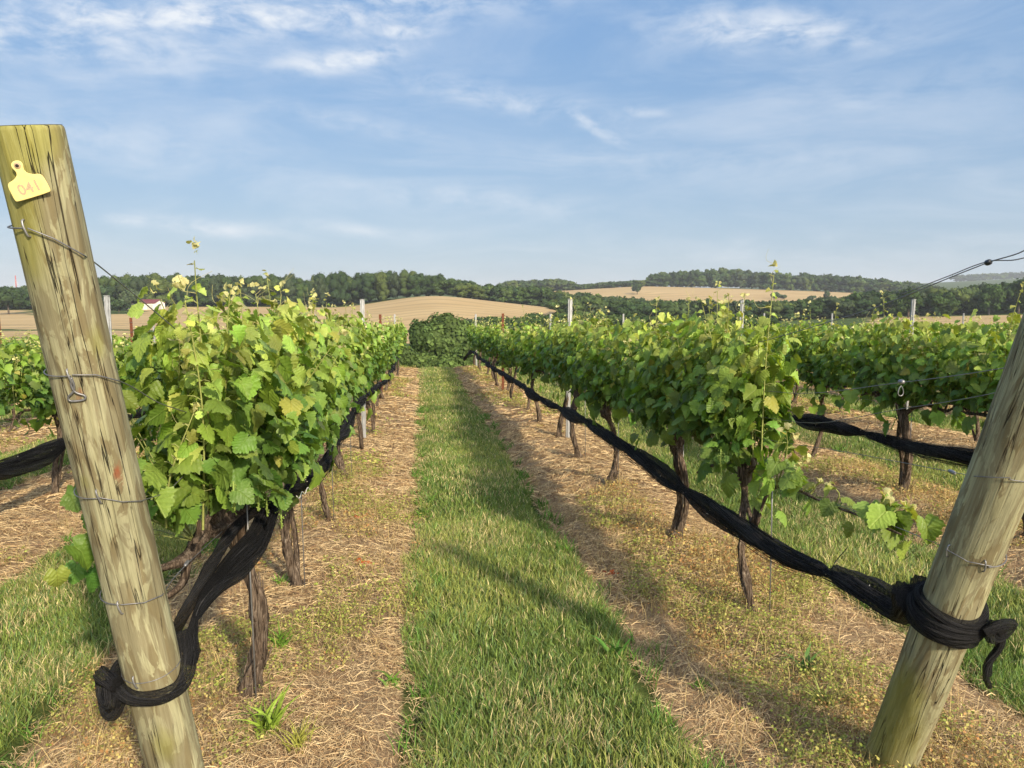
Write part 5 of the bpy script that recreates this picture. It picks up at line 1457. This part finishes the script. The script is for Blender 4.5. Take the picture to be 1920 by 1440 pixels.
def red_leaf(px, py, label, s=0.035):
    p = ground_hit(px, py); r = np.random.default_rng(int(py)); b = Buf()
    k = 5
    add_leaves(b, r.normal(0, 0.02, (k, 3)) * [1, 1, 0.2] + [0, 0, 0.025], r.normal(0, 1, (k, 3)) * [1, 1, 0.3], np.tile([0, -0.3, 1.0], (k, 1)) + r.normal(0, .5, (k, 3)), np.full(k, s), np.tile([0.55, 0.12, 0.035], (k, 1)) * r.uniform(0.7, 1.2, (k, 1)), 'mid', r)
    o = b.build('withered_leaf', M_LEAF_FAR); o.location = p
    tag(o, label, 'withered leaf', 'red withered leaves on the straw')
red_leaf(688, 1060, 'red withered leaf on the straw left of the grass lane', 0.045)
red_leaf(1140, 1082, 'left of two red withered leaves on the right straw strip')
red_leaf(1162, 1084, 'right of two red withered leaves on the right straw strip')
red_leaf(672, 975, 'orange withered leaf on the straw farther up the left strip', 0.035)

# ------------------------------------------------------------------ the valley: woods, trees, farm buildings
def far_pos(px, D):
    k = (px - 960) / F * D
    x = FWD[0] * D + RGT[0] * k; y = FWD[1] * D + RGT[1] * k
    return x, y

def crown(buf, cx, cy, cz, rx, rz, nq, size, r, tint_=(0.05, 0.09, 0.022), lumps=8, core=True):
    """leaf clumps over a lumpy crown; cz = middle of the crown"""
    u = nrm(r.normal(0, 1, (lumps, 3)) + [0, 0, 0.25])
    ctr = np.array([cx, cy, cz]) + u * np.array([rx, rx, rz]) * r.uniform(0.48, 0.70, (lumps, 1))
    lr = r.uniform(0.30, 0.50, lumps)
    ctr = np.vstack([ctr, [[cx, cy, cz]]]); lr = np.append(lr, 0.55)
    w_ = lr ** 2; w_ /= w_.sum()
    L = r.choice(len(lr), nq, p=w_)
    d = nrm(r.normal(0, 1, (nq, 3)) + [0, 0, 0.15])
    p = ctr[L] + d * (lr[L] * r.uniform(0.78, 1.08, nq))[:, None] * np.array([rx, rx, rz])
    nor = nrm(d + r.normal(0, 0.45, (nq, 3)))
    a = nrm(np.cross(nor, r.normal(0, 1, (nq, 3)))); b = np.cross(nor, a)
    s = size * r.uniform(0.55, 1.3, (nq, 1))
    V = np.stack([p - a * s, p - b * s * r.uniform(0.6, 1, (nq, 1)), p + a * s * r.uniform(0.7, 1.1, (nq, 1)), p + b * s], 1)
    lt_ = r.uniform(0.72, 1.35, len(lr))
    C = np.array(tint_) * (lt_[L] * r.uniform(0.7, 1.3, nq))[:, None]
    buf.add(V.reshape(-1, 3), (np.arange(nq) * 4)[:, None] + np.array([0, 1, 2, 3]), np.repeat(C[:, None], 4, 1).reshape(-1, 3))
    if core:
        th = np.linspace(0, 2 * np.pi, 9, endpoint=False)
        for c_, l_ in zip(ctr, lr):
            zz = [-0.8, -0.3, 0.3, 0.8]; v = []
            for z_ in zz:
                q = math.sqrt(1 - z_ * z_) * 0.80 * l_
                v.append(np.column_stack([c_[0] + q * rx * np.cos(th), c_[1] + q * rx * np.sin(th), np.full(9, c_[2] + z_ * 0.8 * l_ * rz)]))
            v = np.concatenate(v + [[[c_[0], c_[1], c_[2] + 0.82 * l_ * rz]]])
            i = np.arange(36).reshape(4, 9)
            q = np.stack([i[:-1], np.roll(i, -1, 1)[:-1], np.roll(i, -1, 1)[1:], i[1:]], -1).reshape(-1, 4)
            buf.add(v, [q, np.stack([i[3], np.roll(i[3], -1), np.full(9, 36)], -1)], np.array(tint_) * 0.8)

rt = np.random.default_rng(2024)
GREENS = [(0.085, 0.118, 0.030), (0.050, 0.075, 0.034), (0.038, 0.070, 0.020), (0.046, 0.080, 0.022), (0.056, 0.094, 0.025), (0.034, 0.064, 0.022), (0.070, 0.108, 0.030)]
def wood(label, px_range, D_range, hfun, spacing, nq, size, keep=lambda px, D: True, bluish=0.0):
    """a far-off wood that reads as one mass"""
    b = Buf(); D = D_range[0]; cnt = 0
    while D < D_range[1]:
        step = spacing / D * F
        px = px_range[0] + rt.uniform(0, step)
        while px < px_range[1]:
            d_ = D + rt.normal(0, spacing * 0.3); p_ = px + rt.normal(0, step * 0.2)
            if keep(p_, d_):
                x, y = far_pos(p_, d_); H = hfun(p_, d_) * rt.uniform(0.84, 1.06)
                if H > 2:
                    rx = spacing * rt.uniform(0.60, 0.92); H *= 1 if rt.random() > 0.15 else 0.75
                    g = np.array(GREENS[int(rt.integers(len(GREENS)))])
                    crown(b, x, y, g1(x, y) + H * 0.60, rx * 1.12, H * 0.38, int(nq * 0.8), size, rt, g, 6, core=True)
                    crown(b, x + rt.normal(0, 1), y - 1.5, g1(x, y) + H * 0.24, rx, H * 0.26, int(nq * 0.3), size, rt, g, 3, core=True); cnt += 1
            px += step
        D += spacing * 0.9
    o = b.build('wood', M_TREE)
    return tag(o, label, 'wood', kind='stuff')
wood('dense dark green wood along the whole left hilltop behind the tan field', (-420, 900), (400, 480), lambda px, D: np.interp(px, [0, 150, 200, 500, 640, 720, 760, 850, 890, 915], [13, 14, 19, 18, 20, 19, 17, 12.5, 11, 6]), 7.0, 430, 0.42,
     keep=lambda px, D: D > np.interp(px, [-600, 250, 815, 1045], [398, 411, 443, 418]) and not (240 < px < 320 and D < 420))
wood('long dark tree belt on the far right ridge above the pink-tan fields', (930, 1760), (898, 975), lambda px, D: np.interp(px, [930, 960, 1060, 1075, 1210, 1230, 1280, 1350, 1600, 1700, 1760], [10, 15, 15, 6, 8, 17, 21, 24, 20, 16, 10]), 12, 110, 1.5)
wood('pale blue-green wood on the farthest hill at the right edge', (1790, 2200), (2500, 2600), lambda px, D: 22, 34, 60, 4.5)
wood('band of bushy green trees across the valley right of the lane', (1052, 1960), (335, 440), lambda px, D: np.interp(px, [1000, 1040, 1100, 1250, 1400, 1560, 1650, 1760, 1880, 1950], [7, 8, 10, 11, 10, 10, 13, 13, 15, 18]), 8.5, 260, 0.7,
     keep=lambda px, D: not (1640 < px and D < 345))
wood('lower hedge of trees behind the right end of the tan hill', (890, 1240), (455, 500), lambda px, D: np.interp(px, [890, 930, 1000, 1240], [9, 12, 13, 12]), 8, 200, 0.8)
wood('near shrubs along the valley floor right of the dark tree clump', (870, 1420), (150, 215), lambda px, D: np.interp(px, [870, 900, 1040, 1150, 1420], [5, 6, 8, 7, 5]), 6.0, 420, 0.40)

def tree(px, D, H, rx, label, nq=2600, size=0.26, g=(0.085, 0.130, 0.036), lumps=22, clump='round green trees in the valley'):
    x, y = far_pos(px, D); z = g1(x, y)
    root = empty('deciduous_tree', (x, y, z))
    b = Buf()
    tube(b, np.array([(0, 0, -0.3), (0.1, 0, H * 0.25), (0.0, 0.15, H * 0.55), (0.1, 0, H * 0.8)]), np.array([0.045, 0.036, 0.024, 0.008]) * H * 0.8, 9, rough=0.2)
    for q in range(6):
        a = rt.uniform(0, 6.28); z0 = H * rt.uniform(0.25, 0.5)
        tube(b, np.array([(0, 0, z0), (math.cos(a) * rx * 0.35, math.sin(a) * rx * 0.35, z0 + H * 0.14), (math.cos(a) * rx * 0.65, math.sin(a) * rx * 0.65, z0 + H * 0.22)]), np.array([0.014, 0.010, 0.004]) * H, 6)
    b.build('trunk', M_TBARK, root)
    c = Buf(); crown(c, 0, 0, H * 0.56, rx, H * 0.46, nq, size, rt, g, lumps)
    c.build('crown', M_TREE, root)
    return tag(root, label, 'tree', clump)
tree(832, 92, 8.7, 4.1, 'tallest round tree of the clump beyond the end of the lane', 5200, 0.22)
tree(793, 90, 8.0, 1.9, 'smaller tree left of the tallest one beyond the lane', 3600, 0.2, (0.07, 0.115, 0.034))
tree(880, 96, 7.6, 2.4, 'tree tucked right against the tallest one beyond the lane', 3600, 0.2)
tree(796, 62, 4.2, 1.7, 'low bushy tree closest to the left end of the lane crest', 3600, 0.15, (0.115, 0.17, 0.045))
tree(840, 58, 3.9, 1.7, 'low bushy tree straight beyond the end of the grass lane', 3600, 0.15, (0.105, 0.16, 0.042))
tree(760, 70, 4.4, 1.6, 'low tree behind the end of the row left of the lane', 2400, 0.17)
tree(880, 66, 5.6, 1.9, 'low tree behind the end of the row right of the lane', 2400, 0.17)
tree(925, 105, 5.4, 3.0, 'pale green tree right of the dark clump beyond the lane', 2400, 0.26, (0.055, 0.10, 0.026))
tree(1000, 120, 6.6, 3.6, 'broad tree above the vine tops, first right of the clump', 2400, 0.3, (0.072, 0.125, 0.032))
tree(240, 372, 13, 6.5, 'grey-green tree in front of the wood, left of the white barn', 900, 0.75, (0.06, 0.085, 0.04), 9)
tree(205, 376, 12, 6, 'dark tree at the edge of the wood next to the left post', 900, 0.75, (0.045, 0.075, 0.03), 9)
tree(226, 345, 6, 5.5, 'low round bush on the green plot beside the barn', 600, 0.6, (0.035, 0.06, 0.02), 7)
tree(20, 350, 12, 8, 'dark tree at the left edge of the tan field', 900, 0.8, (0.04, 0.07, 0.022), 9)
tree(1193, 760, 11, 6, 'lone tree standing in the far pink-tan field, farthest left', 260, 1.3, (0.05, 0.08, 0.03), 6)
tree(1448, 720, 6.5, 5.5, 'lone rounded bush in the far field, middle one', 240, 1.1, (0.05, 0.08, 0.03), 6)
tree(1463, 722, 5, 5, 'smaller bush right beside the middle bush in the far field', 240, 1.1, (0.05, 0.08, 0.03), 6)
tree(1518, 715, 5, 5, 'low bush in the far field between the two others', 240, 1.1, (0.05, 0.08, 0.03), 6)
tree(1546, 735, 9, 3.6, 'narrow lone tree in the far field, farthest right', 240, 1.0, (0.05, 0.08, 0.03), 6)
for px, H, n_ in ((1700, 17, 'left one'), (1765, 15, 'second from the left'), (1850, 19, 'second from the right'), (1905, 23, 'right one')):
    tree(px, 318 if px < 1800 else 340, H * 0.72, 6, 'large spreading tree above the right rows, %s of four' % n_, 1500, 0.6, (0.044, 0.080, 0.022), 12)

M_WHITE = mat_plain('white_siding', (0.78, 0.76, 0.72), 0.7, 0.2, 0, 0.6, 0.06)
M_MAROON = mat_plain('maroon_roof', (0.17, 0.045, 0.045), 0.6, 0.3, 0, 0.8, 0.15)
M_DOORC = mat_plain('barn_door_paint', (0.52, 0.50, 0.47), 0.7, 0.2, 0, 1, 0.1)
M_REDP = mat_plain('red_mast_paint', (0.45, 0.06, 0.04), 0.6, 0.3)
def building(px, D, L, W, hw, rise, rz, label, name, roofm, wallm, cat, doors=3):
    x, y = far_pos(px, D)
    root = empty(name, (x, y, g1(x, y) - 0.2), rz)
    b = Buf()
    v = np.array([(-L / 2, -W / 2, -1), (L / 2, -W / 2, -1), (L / 2, W / 2, -1), (-L / 2, W / 2, -1), (-L / 2, -W / 2, hw), (L / 2, -W / 2, hw), (L / 2, W / 2, hw), (-L / 2, W / 2, hw), (-L / 2, 0, hw + rise), (L / 2, 0, hw + rise)], float)
    b.add(v, [np.array([(0, 1, 5, 4), (2, 3, 7, 6), (1, 2, 6, 5), (3, 0, 4, 7)]), np.array([(5, 6, 9), (7, 4, 8)])])
    b.build('wall', wallm, root, smooth=False)
    rb = Buf(); e = 0.4; t = 0.25; sl = rise / (W / 2)
    for s in (-1, 1):
        v = [(xx, yy, zz) for xx in (-L / 2 - e, L / 2 + e) for (yy, zz) in ((s * (W / 2 + e), hw - e * sl + 0.06), (0, hw + rise + 0.06), (0, hw + rise + t), (s * (W / 2 + e), hw - e * sl + t))]
        rb.add(np.array(v, float), np.array([(0, 1, 2, 3), (7, 6, 5, 4), (3, 2, 6, 7), (0, 4, 5, 1), (0, 3, 7, 4)]))
    rb.build('roof', roofm, root, smooth=False)
    for i in range(doors):
        d = Buf(); cx = -L / 2 + L * (i + 0.5) / doors
        box(d, (cx - 0.1 * L, -W / 2 - 0.08, 0.2), (cx + 0.1 * L, -W / 2 - 0.01, hw * 0.78)); d.build('door', M_DOORC, root, smooth=False)
    d = Buf(); box(d, (L / 2 + 0.01, -1.2, 0.2), (L / 2 + 0.09, 1.2, hw * 0.8)); d.build('door', M_DOORC, root, smooth=False)
    return tag(root, label, cat)
building(277, 385, 15.5, 9, 3.3, 1.7, YAW * 0 + R(-14), 'long white barn with a maroon roof at the edge of the tan field', 'barn', M_MAROON, M_WHITE, 'barn')
building(27, 640, 9, 7, 4, 2.5, R(10), 'tiny red roofed house on the left skyline beside the mast', 'farmhouse', M_REDP, M_WHITE, 'house', 2)
building(1187, 800, 3.6, 3, 1.9, 0.8, 0, 'tiny white shed in the far pink-tan field', 'shed', M_WHITE, M_WHITE, 'shed', 1)
def mast():
    x, y = far_pos(38, 640); root = empty('radio_mast', (x, y, g1(x, y)))
    H = 24.5
    b = Buf()
    for a in (0, 2.09, 4.19):
        tube(b, np.array([(0.35 * math.cos(a), 0.35 * math.sin(a), 0), (0.3 * math.cos(a), 0.3 * math.sin(a), H)]), 0.11, 5)
    for i in range(20):
        z = i * H / 20; a, c = (0, 2.09) if i % 2 else (2.09, 4.19)
        tube(b, np.array([(0.35 * math.cos(a), 0.35 * math.sin(a), z), (0.35 * math.cos(c), 0.35 * math.sin(c), z + H / 20)]), 0.06, 4)
    b.build('tower', M_REDP, root)
    for sx in (1.0, 0.55, -0.8):
        g = Buf(); tube(g, np.array([(0, 0, H * 0.85), (sx * 9, 2, 0)]), 0.05, 4); g.build('guy_wire', M_WHITE, root)
    tag(root, 'thin red mast with guy wires on the left skyline', 'mast')
mast()

# ------------------------------------------------------------------ air
def haze(density):
    m, t, out = mat('air')
    v = t.new('ShaderNodeVolumePrincipled', {'Color': (0.86, 0.92, 1.0), 'Density': density})
    t.l.new(v.outputs[0], out.inputs['Volume'])
    b = Buf(); box(b, (-6600, -320, -120), (6600, 9200, 140))
    o = b.build('haze', m, smooth=False)
    tag(o, 'thin pale summer haze over the whole valley', 'haze', kind='stuff')
HAZE = 0.00016
if HAZE: haze(HAZE)
